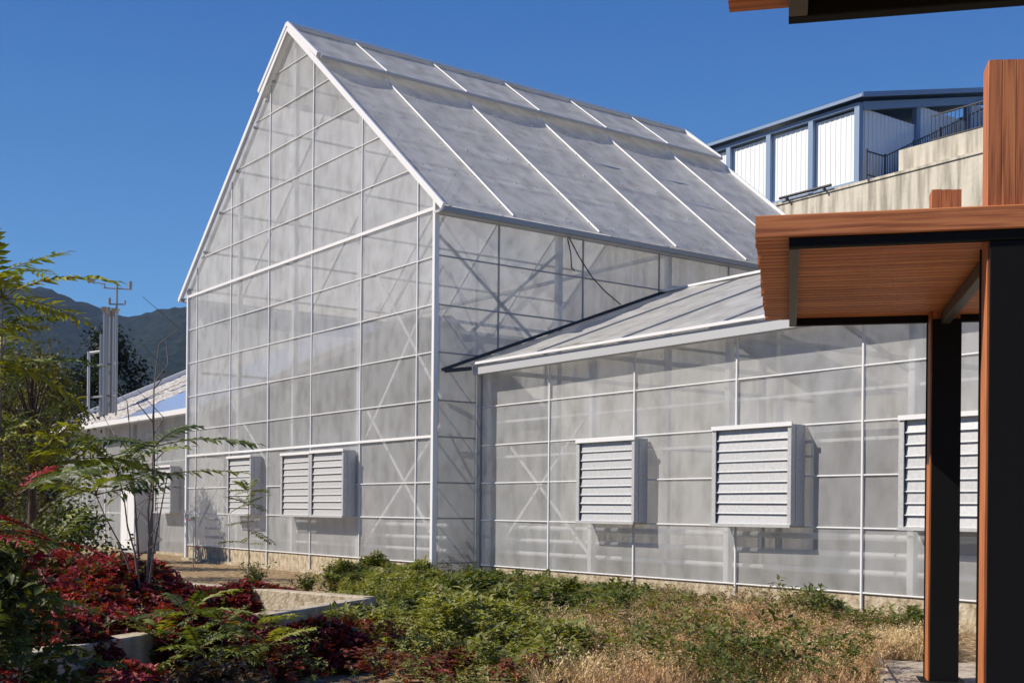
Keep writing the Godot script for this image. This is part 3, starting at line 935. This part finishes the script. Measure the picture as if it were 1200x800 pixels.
# ---------------------------------------------------------------- planter walls
func make_planter() -> void:
	var t := thing("planter_wall", "low weathered concrete planter wall turning a corner among red creeper", "wall", Vector3(7.6, 0, 5.66))
	var c := Vector3(7.6, 0, 5.7)
	var far := Vector3(4.4, 0, 6.5)
	var nr := Vector3(10.9, 0, 10.2)
	var da := (far - c).normalized()
	var y := 0.45
	bar(t, "long_wall", c + da * 0.0 + Vector3.UP * (y / 2 - 0.05), c + da * 9.0 + Vector3.UP * (y / 2 - 0.05), 0.2, y + 0.1, M.planter_concrete, Vector3.UP, 0.012)
	var db := (nr - c).normalized()
	bar(t, "return_wall", c + db * 0.17 + Vector3.UP * (y / 2 - 0.05), c + db * 6.2 + Vector3.UP * (y / 2 - 0.05), 0.2, y + 0.1, M.planter_concrete, Vector3.UP, 0.012)

# ---------------------------------------------------------------- flues and weather mast
func make_roof_gear() -> void:
	var t := thing("flue_stack", "cluster of slim stainless flue pipes above the far low roof", "flue", Vector3(-23.4, 4.3, -1.5))
	var yb := 4.35
	var list := [[-23.75, -1.35, 3.1, 0.09], [-23.5, -1.6, 3.7, 0.1], [-23.2, -1.3, 3.75, 0.1], [-22.95, -1.55, 3.7, 0.09]]
	for k in list.size():
		var e: Array = list[k]
		var pp := tube(t, "flue_pipe", Vector3(e[0], yb, e[1]), Vector3(e[0], yb + e[2], e[1]), e[3], M.stainless)
		if k > 0:
			tube(pp, "cowl", Vector3(e[0], yb + e[2] + 0.0, e[1]), Vector3(e[0], yb + e[2] + 0.22, e[1]), e[3], M.stainless, e[3] * 1.7)
	tube(t, "support_pole", Vector3(-24.1, yb, -1.0), Vector3(-24.1, yb + 2.5, -1.0), 0.05, M.pale_steel)
	tube(t, "support_arm", Vector3(-24.1, yb + 2.45, -1.0), Vector3(-23.5, yb + 2.55, -1.6), 0.045, M.pale_steel)
	for y in [0.9, 2.0]:
		bar(t, "clamp_band", Vector3(-24.1, yb + y, -1.1), Vector3(-22.8, yb + y, -1.55), 0.05, 0.06, M.grey_steel)
	var m := thing("weather_mast", "thin weather station mast with wind sensors beside the flue pipes", "mast", Vector3(-21.6, 4.3, -1.1))
	var b := Vector3(-21.6, 4.35, -1.15)
	tube(m, "pole", b, b + Vector3(0, 4.55, 0), 0.035, M.grey_steel)
	var ar := Vector3(0.59, 0, -0.8)
	tube(m, "arm", b + Vector3(0, 4.4, 0) - ar * 0.45, b + Vector3(0, 4.36, 0) + ar * 0.45, 0.025, M.grey_steel)
	tube(m, "arm", b + Vector3(0, 2.95 + 0.9, 0) - ar * 0.25, b + Vector3(0, 2.95 + 0.9, 0) + ar * 0.28, 0.025, M.grey_steel)
	tube(m, "sensor", b + ar * 0.45 + Vector3(0, 4.36, 0), b + ar * 0.45 + Vector3(0, 4.62, 0), 0.06, M.grey_steel)
	tube(m, "sensor", b - ar * 0.25 + Vector3(0, 3.86, 0), b - ar * 0.25 + Vector3(0, 4.06, 0), 0.05, M.grey_steel)
	tube(m, "sensor", b + ar * 0.28 + Vector3(0, 3.86, 0), b + ar * 0.28 + Vector3(0, 3.98, 0), 0.03, M.grey_steel)
	tube(m, "vane_boom", b - ar * 0.42 + Vector3(0, 4.42, 0), b - ar * 0.42 + Vector3(0, 4.55, 0), 0.025, M.grey_steel)
	tube(m, "vane_boom", b - ar * 0.42 + Vector3(0, 4.53, 0), b - ar * 0.95 + Vector3(0, 4.62, 0), 0.02, M.grey_steel)
	bar(m, "vane", b - ar * 0.75 + Vector3(0, 4.72, 0), b - ar * 1.0 + Vector3(0, 4.62, 0), 0.02, 0.16, M.grey_steel)

# ---------------------------------------------------------------- plants
# tapered branching skeleton: returns tips; adds tubes to st
func limb(st: SurfaceTool, a: Vector3, b: Vector3, r0: float, r1: float, seg := 5) -> void:
	var z := (b - a).normalized()
	var x := z.cross(Vector3.RIGHT if absf(z.x) < 0.9 else Vector3.BACK).normalized()
	var y := z.cross(x)
	for i in seg:
		var t0 := TAU * i / seg
		var t1 := TAU * (i + 1) / seg
		var d0 := x * cos(t0) + y * sin(t0)
		var d1 := x * cos(t1) + y * sin(t1)
		var v := [a + d0 * r0, a + d1 * r0, b + d1 * r1, b + d0 * r1]
		var n := [d0, d1, d1, d0]
		for k in [0, 2, 1, 0, 3, 2]:
			st.set_normal(n[k])
			st.add_vertex(v[k])

func curve_limb(st: SurfaceTool, pts: Array, r0: float, r1: float) -> void:
	for i in pts.size() - 1:
		limb(st, pts[i], pts[i + 1], lerpf(r0, r1, float(i) / (pts.size() - 1)), lerpf(r0, r1, float(i + 1) / (pts.size() - 1)))

# one leaf blade: pointed, folded along the midrib; along dir, side = width axis
func blade(st: SurfaceTool, o: Vector3, dir: Vector3, side: Vector3, l: float, w: float, fold: float, col: Color) -> void:
	var up := side.cross(dir).normalized()
	var m := o + dir * l * 0.45 - up * fold * 0.0
	var tip := o + dir * l - up * l * 0.12
	var e0 := m + side * w + up * fold
	var e1 := m - side * w + up * fold
	for tr in [[o, e0, m], [o, m, e1], [e0, tip, m], [m, tip, e1]]:
		var n: Vector3 = (tr[2] - tr[0]).cross(tr[1] - tr[0]).normalized()
		for v in tr:
			st.set_color(col)
			st.set_normal(n)
			st.add_vertex(v)

# pinnate frond along +z, arching down
func frond_mesh(sd: int, l: float, pairs: int, col: Color, col2: Color, wide := 0.22) -> ArrayMesh:
	var r := RandomNumberGenerator.new()
	r.seed = sd
	var st := SurfaceTool.new()
	st.begin(Mesh.PRIMITIVE_TRIANGLES)
	var pts: Array[Vector3] = []
	var droop := r.randf_range(0.25, 0.75)
	var sway := r.randf_range(-0.15, 0.15)
	for i in 9:
		var t := float(i) / 8.0
		pts.append(Vector3(sway * t * t * l, (0.12 * t - droop * t * t * 0.6) * l, t * l))
	st.set_color(Color(col.r * 1.3, col.g * 0.8, col.b))
	for i in 8:
		limb(st, pts[i], pts[i + 1], lerpf(0.005, 0.0015, i / 8.0), lerpf(0.005, 0.0015, (i + 1) / 8.0), 3)
	for k in pairs * 2 + 1:
		var t := 0.16 + 0.84 * float(k / 2) / pairs
		if k == pairs * 2:
			t = 1.0
		var f := clampf(t * 8.0, 0, 7.999)
		var p: Vector3 = pts[int(f)].lerp(pts[int(f) + 1], f - int(f))
		var tang: Vector3 = (pts[int(f) + 1] - pts[int(f)]).normalized()
		var s := 1.0 if k % 2 == 0 else -1.0
		var ln := l * wide * (0.75 + 0.5 * sin(PI * clampf(t * 0.9, 0, 1))) * r.randf_range(0.85, 1.12)
		var dir := (tang * r.randf_range(0.45, 0.7) + Vector3.RIGHT * s + Vector3(0, r.randf_range(-0.35, 0.2), 0)).normalized()
		if k == pairs * 2:
			dir = tang
		var up := Vector3(r.randf_range(-0.3, 0.3), 1, r.randf_range(-0.3, 0.3)).normalized()
		var side := dir.cross(up).normalized()
		blade(st, p, dir, side, ln, ln * 0.16, ln * 0.05, col.lerp(col2, r.randf()))
	return st.commit()

var fronds := {}
func make_frond_library() -> void:
	var sets := {"green": [Color(0.11, 0.15, 0.035), Color(0.25, 0.29, 0.07)], "dark": [Color(0.055, 0.085, 0.025), Color(0.12, 0.16, 0.045)], "red": [Color(0.22, 0.012, 0.02), Color(0.38, 0.03, 0.035)], "yellow": [Color(0.2, 0.24, 0.04), Color(0.33, 0.33, 0.07)]}
	var sd := 100
	for key in sets:
		fronds[key] = []
		for v in 4:
			sd += 1
			fronds[key].append(frond_mesh(sd, 0.44 + 0.05 * v, 11 + v, sets[key][0], sets[key][1], 0.17))

# a sumac: stems run from the base to given tips (world), each tip carries a whorl of fronds
func sumac(label: String, base: Vector3, tips: Array, per_tip: int, size: float, mix_of: Array, sd: int, stem_r := 0.018, mid := 3) -> Node3D:
	var r := RandomNumberGenerator.new()
	r.seed = sd
	var t := thing("sumac_shrub", label, "shrub", base, "sumac shrubs")
	var st := SurfaceTool.new()
	st.begin(Mesh.PRIMITIVE_TRIANGLES)
	for tip in tips:
		var d: Vector3 = tip - base
		var pts := []
		for i in 7:
			var q := i / 6.0
			var p := Vector3(d.x * pow(q, 1.35), d.y * q, d.z * pow(q, 1.35))
			p += Vector3(r.randf_range(-1, 1), 0, r.randf_range(-1, 1)) * 0.02 * (1.0 if i > 0 and i < 6 else 0.0)
			pts.append(p)
		curve_limb(st, pts, stem_r, stem_r * 0.3)
		var count := per_tip
		for k in count + mid:
			var at: Vector3 = pts[6]
			var az := TAU * (k * 0.382 + r.randf() * 0.15)
			var pitch := r.randf_range(-0.1, 0.75)
			if k >= count:
				var q := r.randi_range(3, 5)
				at = pts[q]
				pitch = r.randf_range(-0.3, 0.3)
			var dir := Vector3(cos(az) * cos(pitch), sin(pitch), sin(az) * cos(pitch))
			var x := Vector3.UP.cross(dir).normalized()
			var y := dir.cross(x)
			var kind: String = mix_of[r.randi() % mix_of.size()]
			var lib: Array = fronds[kind]
			part(t, "leaf_frond", lib[r.randi() % lib.size()], M.leaf, Transform3D(Basis(x, y, dir).rotated(dir, r.randf_range(-0.35, 0.35)).scaled(Vector3.ONE * size * r.randf_range(0.75, 1.15)), at))
	part(t, "stems", st.commit(), M.bark_grey)
	return t

func make_sumacs() -> void:
	make_frond_library()
	# px-free list of tips, in metres across / along from the viewpoint and height
	var mk := func(l: Array) -> Array:
		var o := []
		for e in l:
			o.append(site(e[0], e[1], e[2]))
		return o
	sumac("tall green sumac whose arching fronds stand highest against the sky", site(-3.15, 7.4), mk.call([[-3.1, 7.1, 2.7], [-2.95, 7.0, 2.6], [-3.3, 7.3, 2.4], [-3.05, 7.2, 2.2], [-3.3, 7.2, 1.95], [-3.0, 7.0, 1.75], [-2.85, 7.2, 1.6]]), 8, 0.95, ["green", "green", "yellow", "yellow"], 1, 0.014)
	sumac("leafy green sumac with a few crimson leaves at the foot of the tall one", site(-2.8, 6.6), mk.call([[-2.62, 6.4, 1.45], [-2.5, 6.6, 1.2], [-2.85, 6.2, 1.25], [-2.6, 6.3, 0.95]]), 7, 0.85, ["dark", "green", "dark", "red", "green"], 2, 0.01)
	sumac("young sumac spreading long fronds in front of the far low wing", site(-3.2, 10.6, 0.3), mk.call([[-3.1, 10.5, 1.92], [-3.35, 10.3, 1.7], [-2.95, 10.4, 1.68], [-3.6, 10.5, 1.5]]), 5, 1.45, ["green", "dark", "dark"], 3, 0.014, 0)
	sumac("low dark sumac clump at the foot of the crimson-leaved one", site(-2.55, 6.3), mk.call([[-2.5, 6.2, 0.55], [-2.35, 6.4, 0.4], [-2.7, 6.0, 0.65], [-2.3, 6.0, 0.3]]), 8, 0.8, ["dark", "dark", "red", "green"], 4, 0.01)
	sumac("light green sumac suckers in front of the crimson creeper", site(-2.2, 9.0), mk.call([[-2.4, 9.0, 0.6], [-2.1, 8.9, 0.55], [-1.9, 9.2, 0.5], [-2.6, 9.0, 0.42], [-2.2, 8.6, 0.4], [-1.75, 8.8, 0.4]]), 8, 0.75, ["green", "yellow", "green", "dark"], 5, 0.01)
	# saplings in front of the gable
	var s := sumac("slim sapling with a tuft of leaves before the lone fan box", Vector3(-2.2, 0, 2.7), [Vector3(-2.3, 1.7, 2.7), Vector3(-2.15, 1.45, 2.75)], 9, 0.9, ["green", "dark"], 6, 0.016, 4)
	s.set_meta("group", "saplings by the gable")
	s = sumac("thin reddish seedling by the foot of the gable wall", Vector3(-6.2, 0, 2.2), [Vector3(-6.25, 1.1, 2.2)], 3, 0.45, ["red", "dark"], 7, 0.014, 2)
	s.set_meta("group", "saplings by the gable")
	# bare sapling
	var r := RandomNumberGenerator.new()
	r.seed = 12
	var t := thing("bare_sapling", "leafless twiggy sapling rising in front of the sky-tinted ribbed roof", "tree", site(-3.35, 11.2))
	var st := SurfaceTool.new()
	st.begin(Mesh.PRIMITIVE_TRIANGLES)
	for k in 3:
		var pts := []
		var lean := Vector3(r.randf_range(-0.3, 0.1), 0, r.randf_range(-0.2, 0.2))
		for i in 8:
			pts.append(lean * (i / 7.0) + Vector3(r.randf_range(-0.02, 0.02), (2.9 - k * 0.35) * i / 7.0, r.randf_range(-0.02, 0.02)))
		curve_limb(st, pts, 0.02, 0.004)
		for j in 5:
			var a: Vector3 = pts[3 + j % 5]
			curve_limb(st, [a, a + Vector3(r.randf_range(-0.2, 0.2), 0.16, r.randf_range(-0.2, 0.2)), a + Vector3(r.randf_range(-0.3, 0.3), 0.4, r.randf_range(-0.3, 0.3))], 0.006, 0.002)
	part(t, "stems", st.commit(), M.bark_grey)

# small leafy tree: trunk, limbs, crown of leaf faces gathered in clumps
func tree(label: String, base: Vector3, h: float, rad: float, crown_lo: float, c0: Color, c1: Color, sd: int, leaves: int, leaf: float, sparse := 0.0) -> void:
	var r := RandomNumberGenerator.new()
	r.seed = sd
	var t := thing("leafy_tree", label, "tree", base, "trees beyond the greenhouses")
	var st := SurfaceTool.new()
	st.begin(Mesh.PRIMITIVE_TRIANGLES)
	curve_limb(st, [Vector3.ZERO, Vector3(0.05, h * 0.3, 0), Vector3(-0.05, h * 0.6, 0.05), Vector3(0, h * 0.92, 0)], h * 0.025, h * 0.006)
	var clumps := []
	for k in 34:
		var u := r.randf()
		var y := lerpf(crown_lo, h, u)
		var prof := sin(PI * clampf(0.15 + u * 0.8, 0, 1))
		var az := r.randf() * TAU
		var d := rad * prof * sqrt(r.randf_range(0.15, 1.0))
		var c := Vector3(cos(az) * d, y, sin(az) * d)
		clumps.append(c)
		curve_limb(st, [Vector3(0, y * 0.7, 0), c * Vector3(0.5, 0.88, 0.5), c], h * 0.007, h * 0.002)
	part(t, "trunk", st.commit(), M.bark)
	var lf := SurfaceTool.new()
	lf.begin(Mesh.PRIMITIVE_TRIANGLES)
	for i in leaves:
		var c: Vector3 = clumps[r.randi() % clumps.size()]
		var q := Vector3(r.randfn(), r.randfn() * 0.75, r.randfn()) * rad * 0.17
		var dir := Vector3(r.randf_range(-1, 1), r.randf_range(-0.8, 0.4), r.randf_range(-1, 1)).normalized()
		var side := dir.cross(Vector3(r.randf_range(-1, 1), 1, r.randf_range(-1, 1))).normalized()
		blade(lf, c + q, dir, side, leaf * r.randf_range(0.6, 1.3), leaf * 0.3, leaf * 0.06, c0.lerp(c1, r.randf()))
	part(t, "crown", lf.commit(), M.leaf)

func make_far_trees() -> void:
	tree("dark dense tree standing behind the flue pipes", site(-19.2, 58.0), 9.4, 2.5, 2.5, Color(0.012, 0.02, 0.012), Color(0.03, 0.042, 0.02), 21, 9000, 0.22)
	tree("yellow-green bushy tree before the end of the far low wing", site(-12.0, 31.0), 5.3, 1.15, 1.0, Color(0.07, 0.085, 0.02), Color(0.2, 0.19, 0.06), 22, 5200, 0.13)
	tree("olive green tree with pale twigs beside the yellow-green one", site(-11.6, 27.5), 5.0, 1.2, 0.8, Color(0.07, 0.08, 0.035), Color(0.17, 0.17, 0.07), 23, 3600, 0.12)
	tree("sparse grey-green tree behind the tall sumac", site(-9.3, 23.5), 4.6, 1.2, 0.4, Color(0.06, 0.065, 0.03), Color(0.13, 0.13, 0.06), 24, 2200, 0.1)
	tree("broad tree far behind the olive green one", site(-26.0, 62.0), 8.0, 4.2, 1.5, Color(0.03, 0.035, 0.02), Color(0.07, 0.07, 0.03), 25, 9000, 0.3)
	tree("low broad-leaved bush on the near side of the sparse tree", site(-4.9, 13.6), 1.35, 0.6, 0.1, Color(0.05, 0.07, 0.02), Color(0.14, 0.16, 0.05), 27, 2600, 0.075)
	tree("dark leafy bush below the tall sumac's lowest fronds", site(-2.75, 6.3), 1.1, 0.55, 0.05, Color(0.04, 0.06, 0.02), Color(0.12, 0.14, 0.045), 28, 4500, 0.075)
	tree("small reddish green bush in front of the planter's return wall", site(-1.7, 7.0), 0.42, 0.4, 0.02, Color(0.05, 0.05, 0.02), Color(0.14, 0.06, 0.04), 29, 4000, 0.06)

func cloud_of(called: String, label: String, category: String, mesh: Mesh, mat_: Material, xf: Array, cols: PackedColorArray) -> void:
	var mm := MultiMesh.new()
	mm.transform_format = MultiMesh.TRANSFORM_3D
	mm.use_colors = true
	mm.mesh = mesh
	mm.instance_count = xf.size()
	for i in xf.size():
		mm.set_instance_transform(i, xf[i])
		mm.set_instance_color(i, cols[i])
	var o := MultiMeshInstance3D.new()
	o.name = numbered(called)
	o.multimesh = mm
	o.material_override = mat_
	o.set_meta("label", label)
	o.set_meta("category", category)
	o.set_meta("kind", "stuff")
	add_child(o)

func sprig_mesh(sd: int, n: int, l: float, w: float) -> ArrayMesh:
	var r := RandomNumberGenerator.new()
	r.seed = sd
	var st := SurfaceTool.new()
	st.begin(Mesh.PRIMITIVE_TRIANGLES)
	for k in n:
		var az := TAU * (k * 0.382)
		var pitch := r.randf_range(-0.1, 0.9)
		var dir := Vector3(cos(az) * cos(pitch), sin(pitch), sin(az) * cos(pitch))
		var side := dir.cross(Vector3(r.randf_range(-0.4, 0.4), 1, r.randf_range(-0.4, 0.4))).normalized()
		var g := r.randf_range(0.8, 1.15)
		blade(st, Vector3(0, k * l * 0.16, 0), dir, side, l * r.randf_range(0.7, 1.1), w * r.randf_range(0.8, 1.1), w * 0.3, Color(g, g, g))
	return st.commit()

func tuft_mesh(sd: int, n: int, h: float) -> ArrayMesh:
	var r := RandomNumberGenerator.new()
	r.seed = sd
	var st := SurfaceTool.new()
	st.begin(Mesh.PRIMITIVE_TRIANGLES)
	for k in n:
		var az := r.randf() * TAU
		var out := Vector3(cos(az), 0, sin(az))
		var side := Vector3(-out.z, 0, out.x) * 0.004
		var lean := r.randf_range(0.1, 0.6) * h
		var hh := h * r.randf_range(0.5, 1.0)
		var p := out * r.randf() * 0.05
		var pts := []
		for i in 4:
			var t := i / 3.0
			pts.append(p + out * lean * t * t + Vector3.UP * hh * (t - 0.18 * t * t))
		var g := r.randf_range(0.75, 1.2)
		for i in 3:
			var wa := side * (1.0 - i / 3.4)
			var wb := side * (1.0 - (i + 1) / 3.4)
			var n3: Vector3 = (pts[i + 1] - pts[i]).cross(side).normalized()
			for v in [pts[i] - wa, pts[i] + wa, pts[i + 1] + wb, pts[i] - wa, pts[i + 1] + wb, pts[i + 1] - wb]:
				st.set_color(Color(g, g, g))
				st.set_normal(n3)
				st.add_vertex(v)
		# seed head
		if k % 2 == 0:
			for j in 3:
				var d := (Vector3(r.randf_range(-1, 1), 0.8, r.randf_range(-1, 1))).normalized()
				blade(st, pts[3] - Vector3.UP * j * 0.02, d, d.cross(Vector3.UP).normalized(), 0.035, 0.006, 0.0, Color(g * 1.15, g * 1.1, g))
	return st.commit()

func make_bed() -> void:
	var r := RandomNumberGenerator.new()
	r.seed = 77
	var n := FastNoiseLite.new()
	n.seed = 8
	n.frequency = 0.35
	n.fractal_octaves = 4
	var c := Vector3(7.6, 0, 5.7)
	var green := [[], PackedColorArray()]
	var dry := [[], PackedColorArray()]
	var brown := [[], PackedColorArray()]
	var redlow := [[], PackedColorArray()]
	var tries := 190000
	for i in tries:
		var along := lerpf(8.6, 23.5, sqrt(r.randf()))
		var t := r.randf_range(-0.36, 0.36)
		var p := site(t * along, along)
		# walls, planter and pavement stay clear
		if p.x > 0.0 and p.z < -0.72 or p.x <= 0.0 and p.z < 0.2:
			continue
		if t < -0.12 + 0.09 * n.get_noise_1d(along * 4.0) and along > 9.2 + n.get_noise_1d(t * 60.0):
			continue
		if t > 0.30 and along < 11.6:
			continue
		var k := n.get_noise_2d(p.x, p.z)
		var k2 := n.get_noise_2d(p.x * 2.3 + 50.0, p.z * 2.3)
		var k3 := n.get_noise_2d(p.x * 0.8 - 90.0, p.z * 0.8)
		var to_wall := (p.z + 0.72) if p.x > 0.0 else (p.z - 0.2)
		var dryness := smoothstep(0.02, 0.10, t + k * 0.16 + k2 * 0.05) * (1.0 - 0.75 * smoothstep(0.06, 0.02, absf(t - 0.19 + k2 * 0.05)) * smoothstep(11.2, 10.4, along + k * 1.5))
		var hgt := clampf(0.27 + 0.42 * k + 0.3 * k2, 0.05, 0.8) * clampf(0.35 + to_wall * 0.3, 0.3, 1.0)
		var spin := Basis(Vector3.UP, r.randf() * TAU).rotated(Vector3(r.randf_range(-1, 1), 0, r.randf_range(-1, 1)).normalized(), r.randf_range(0, 0.5))
		if r.randf() < dryness * (0.95 + 0.45 * k3):
			var s := clampf(0.5 + 0.5 * k + 0.3 * r.randf(), 0.3, 1.1) * clampf(0.45 + to_wall * 0.25, 0.45, 1.0)
			if r.randf() < 0.6:
				dry[0].append(Transform3D(spin.scaled(Vector3.ONE * s), p))
				dry[1].append(Color(0.72, 0.57, 0.33).lerp(Color(0.56, 0.34, 0.19), clampf(0.5 + k2 * 1.6 + r.randf_range(-0.3, 0.3), 0, 1)))
			elif r.randf() < 0.5:
				brown[0].append(Transform3D(spin.scaled(Vector3.ONE * r.randf_range(0.4, 0.9)), p + Vector3.UP * hgt * pow(r.randf(), 0.5)))
				brown[1].append(Color(0.40, 0.26, 0.15).lerp(Color(0.18, 0.19, 0.06), r.randf() * 0.8))
		else:
			var front: bool = along < 10.6 + k * 2.0 and t < 0.03
			if front and k2 + r.randf_range(-0.2, 0.2) > -0.08:
				redlow[0].append(Transform3D(spin.scaled(Vector3.ONE * r.randf_range(0.7, 1.2)), p + Vector3.UP * hgt * 0.8 * pow(r.randf(), 0.5)))
				redlow[1].append(Color(0.17, 0.03, 0.03).lerp(Color(0.28, 0.08, 0.05), r.randf()).lerp(Color(0.06, 0.07, 0.02), 0.6 if r.randf() < 0.35 else 0.0))
			else:
				green[0].append(Transform3D(spin.scaled(Vector3.ONE * r.randf_range(0.55, 1.1) * (1.0 + 1.1 * k2)), p + Vector3.UP * hgt * pow(r.randf(), 0.45)))
				green[1].append(Color(0.12, 0.155, 0.045).lerp(Color(0.38, 0.39, 0.13), clampf(r.randf() * 0.7 + k * 0.5 + k3 * 1.2, 0, 1)).lerp(Color(0.3, 0.2, 0.1), 0.6 if r.randf() < 0.08 else 0.0))
	cloud_of("ground_cover", "green leafy ground cover in front of the tall greenhouse corner", "ground cover", sprig_mesh(1, 7, 0.075, 0.018), M.leaf, green[0], green[1])
	cloud_of("dry_grass", "straw coloured dry grass along the low wing's footing", "grass", tuft_mesh(2, 12, 0.42), M.dry, dry[0], dry[1])
	cloud_of("withered_weeds", "brown withered weeds mixed through the dry grass", "weeds", sprig_mesh(3, 7, 0.08, 0.014), M.dry, brown[0], brown[1])
	cloud_of("red_ground_cover", "reddish low creeping leaves in the nearest part of the bed", "ground cover", sprig_mesh(4, 6, 0.07, 0.024), M.leaf, redlow[0], redlow[1])
	# crimson creeper heaped over the planter
	var creeper := [[], PackedColorArray()]
	var heaps := [[-3.5, 10.9, 0.2, 0.85, 0.68, 0.8], [-3.05, 11.0, 0.15, 0.42, 0.58, 0.6], [-4.2, 11.4, 0.25, 1.0, 0.68, 1.0], [-3.5, 10.2, 0.2, 0.7, 0.5, 0.5], [-2.9, 10.2, 0.1, 0.4, 0.42, 0.5], [-2.2, 10.0, 0.0, 0.55, 0.48, 0.45], [-1.65, 10.6, 0.0, 0.5, 0.44, 0.4], [-3.3, 9.4, 0.1, 0.7, 0.5, 0.5], [-2.5, 9.4, 0.1, 0.4, 0.5, 0.4], [-3.15, 8.6, 0.0, 0.45, 0.66, 0.35], [-2.7, 8.5, 0.0, 0.4, 0.3, 0.5], [-3.1, 14.4, 0.15, 0.9, 0.35, 0.3], [-0.9, 12.2, 0.0, 0.45, 0.28, 0.4]]
	for h in heaps:
		for i in int(7500 * h[3] * h[4]):
			var d := Vector3(r.randfn(), absf(r.randfn()), r.randfn()).normalized() * pow(r.randf(), 0.18)
			var p := site(h[0] + d.x * h[3], h[1] + d.z * h[5], h[2] + d.y * h[4])
			var k := n.get_noise_2d(p.x * 3.0, p.z * 3.0)
			p += Vector3.UP * k * 0.12
			if p.y < 0.02:
				continue
			var spin := Basis(Vector3.UP, r.randf() * TAU).rotated(Vector3(r.randf_range(-1, 1), 0, r.randf_range(-1, 1)).normalized(), r.randf_range(0, 0.9))
			creeper[0].append(Transform3D(spin.scaled(Vector3.ONE * r.randf_range(0.6, 1.25)), p))
			var col := Color(0.17, 0.02, 0.028).lerp(Color(0.42, 0.055, 0.065), clampf(r.randf() * 0.7 + k * 0.8, 0, 1))
			if r.randf() < 0.24:
				col = Color(0.08, 0.09, 0.025).lerp(Color(0.16, 0.12, 0.06), r.randf())
			creeper[1].append(col)
	cloud_of("crimson_creeper", "mound of crimson creeper leaves heaped over the planter", "creeper", sprig_mesh(5, 6, 0.06, 0.021), M.leaf, creeper[0], creeper[1])
	# small bushes at the wall foot
	for e in [["small green bush at the foot of the gable beside the planter", Vector3(0.1, 0, 3.6), 0.55, 0.28], ["dry grey-green tuft close to the gable's corner", Vector3(1.2, 0, 3.2), 0.35, 0.25], ["little green bush by the dark corner of the two greenhouses", Vector3(3.0, 0, 1.4), 0.6, 0.35]]:
		var t := thing("small_bush", e[0], "bush", e[1], "small bushes along the wall foot")
		var st := SurfaceTool.new()
		st.begin(Mesh.PRIMITIVE_TRIANGLES)
		var lf := SurfaceTool.new()
		lf.begin(Mesh.PRIMITIVE_TRIANGLES)
		for k in 14:
			var tip := Vector3(r.randf_range(-1, 1) * e[3], e[2] * r.randf_range(0.5, 1.0), r.randf_range(-1, 1) * e[3])
			curve_limb(st, [Vector3.ZERO, tip * Vector3(0.4, 0.55, 0.4), tip], 0.008, 0.003)
			for j in 26:
				var dir := Vector3(r.randf_range(-1, 1), r.randf_range(-0.3, 0.9), r.randf_range(-1, 1)).normalized()
				var side := dir.cross(Vector3(r.randf_range(-1, 1), 1, r.randf_range(-1, 1))).normalized()
				blade(lf, tip * r.randf_range(0.35, 1.0) + dir * 0.02, dir, side, 0.07, 0.016, 0.004, Color(0.05, 0.08, 0.02).lerp(Color(0.15, 0.17, 0.05), r.randf()))
		part(t, "stems", st.commit(), M.stalk)
		part(t, "foliage", lf.commit(), M.leaf)
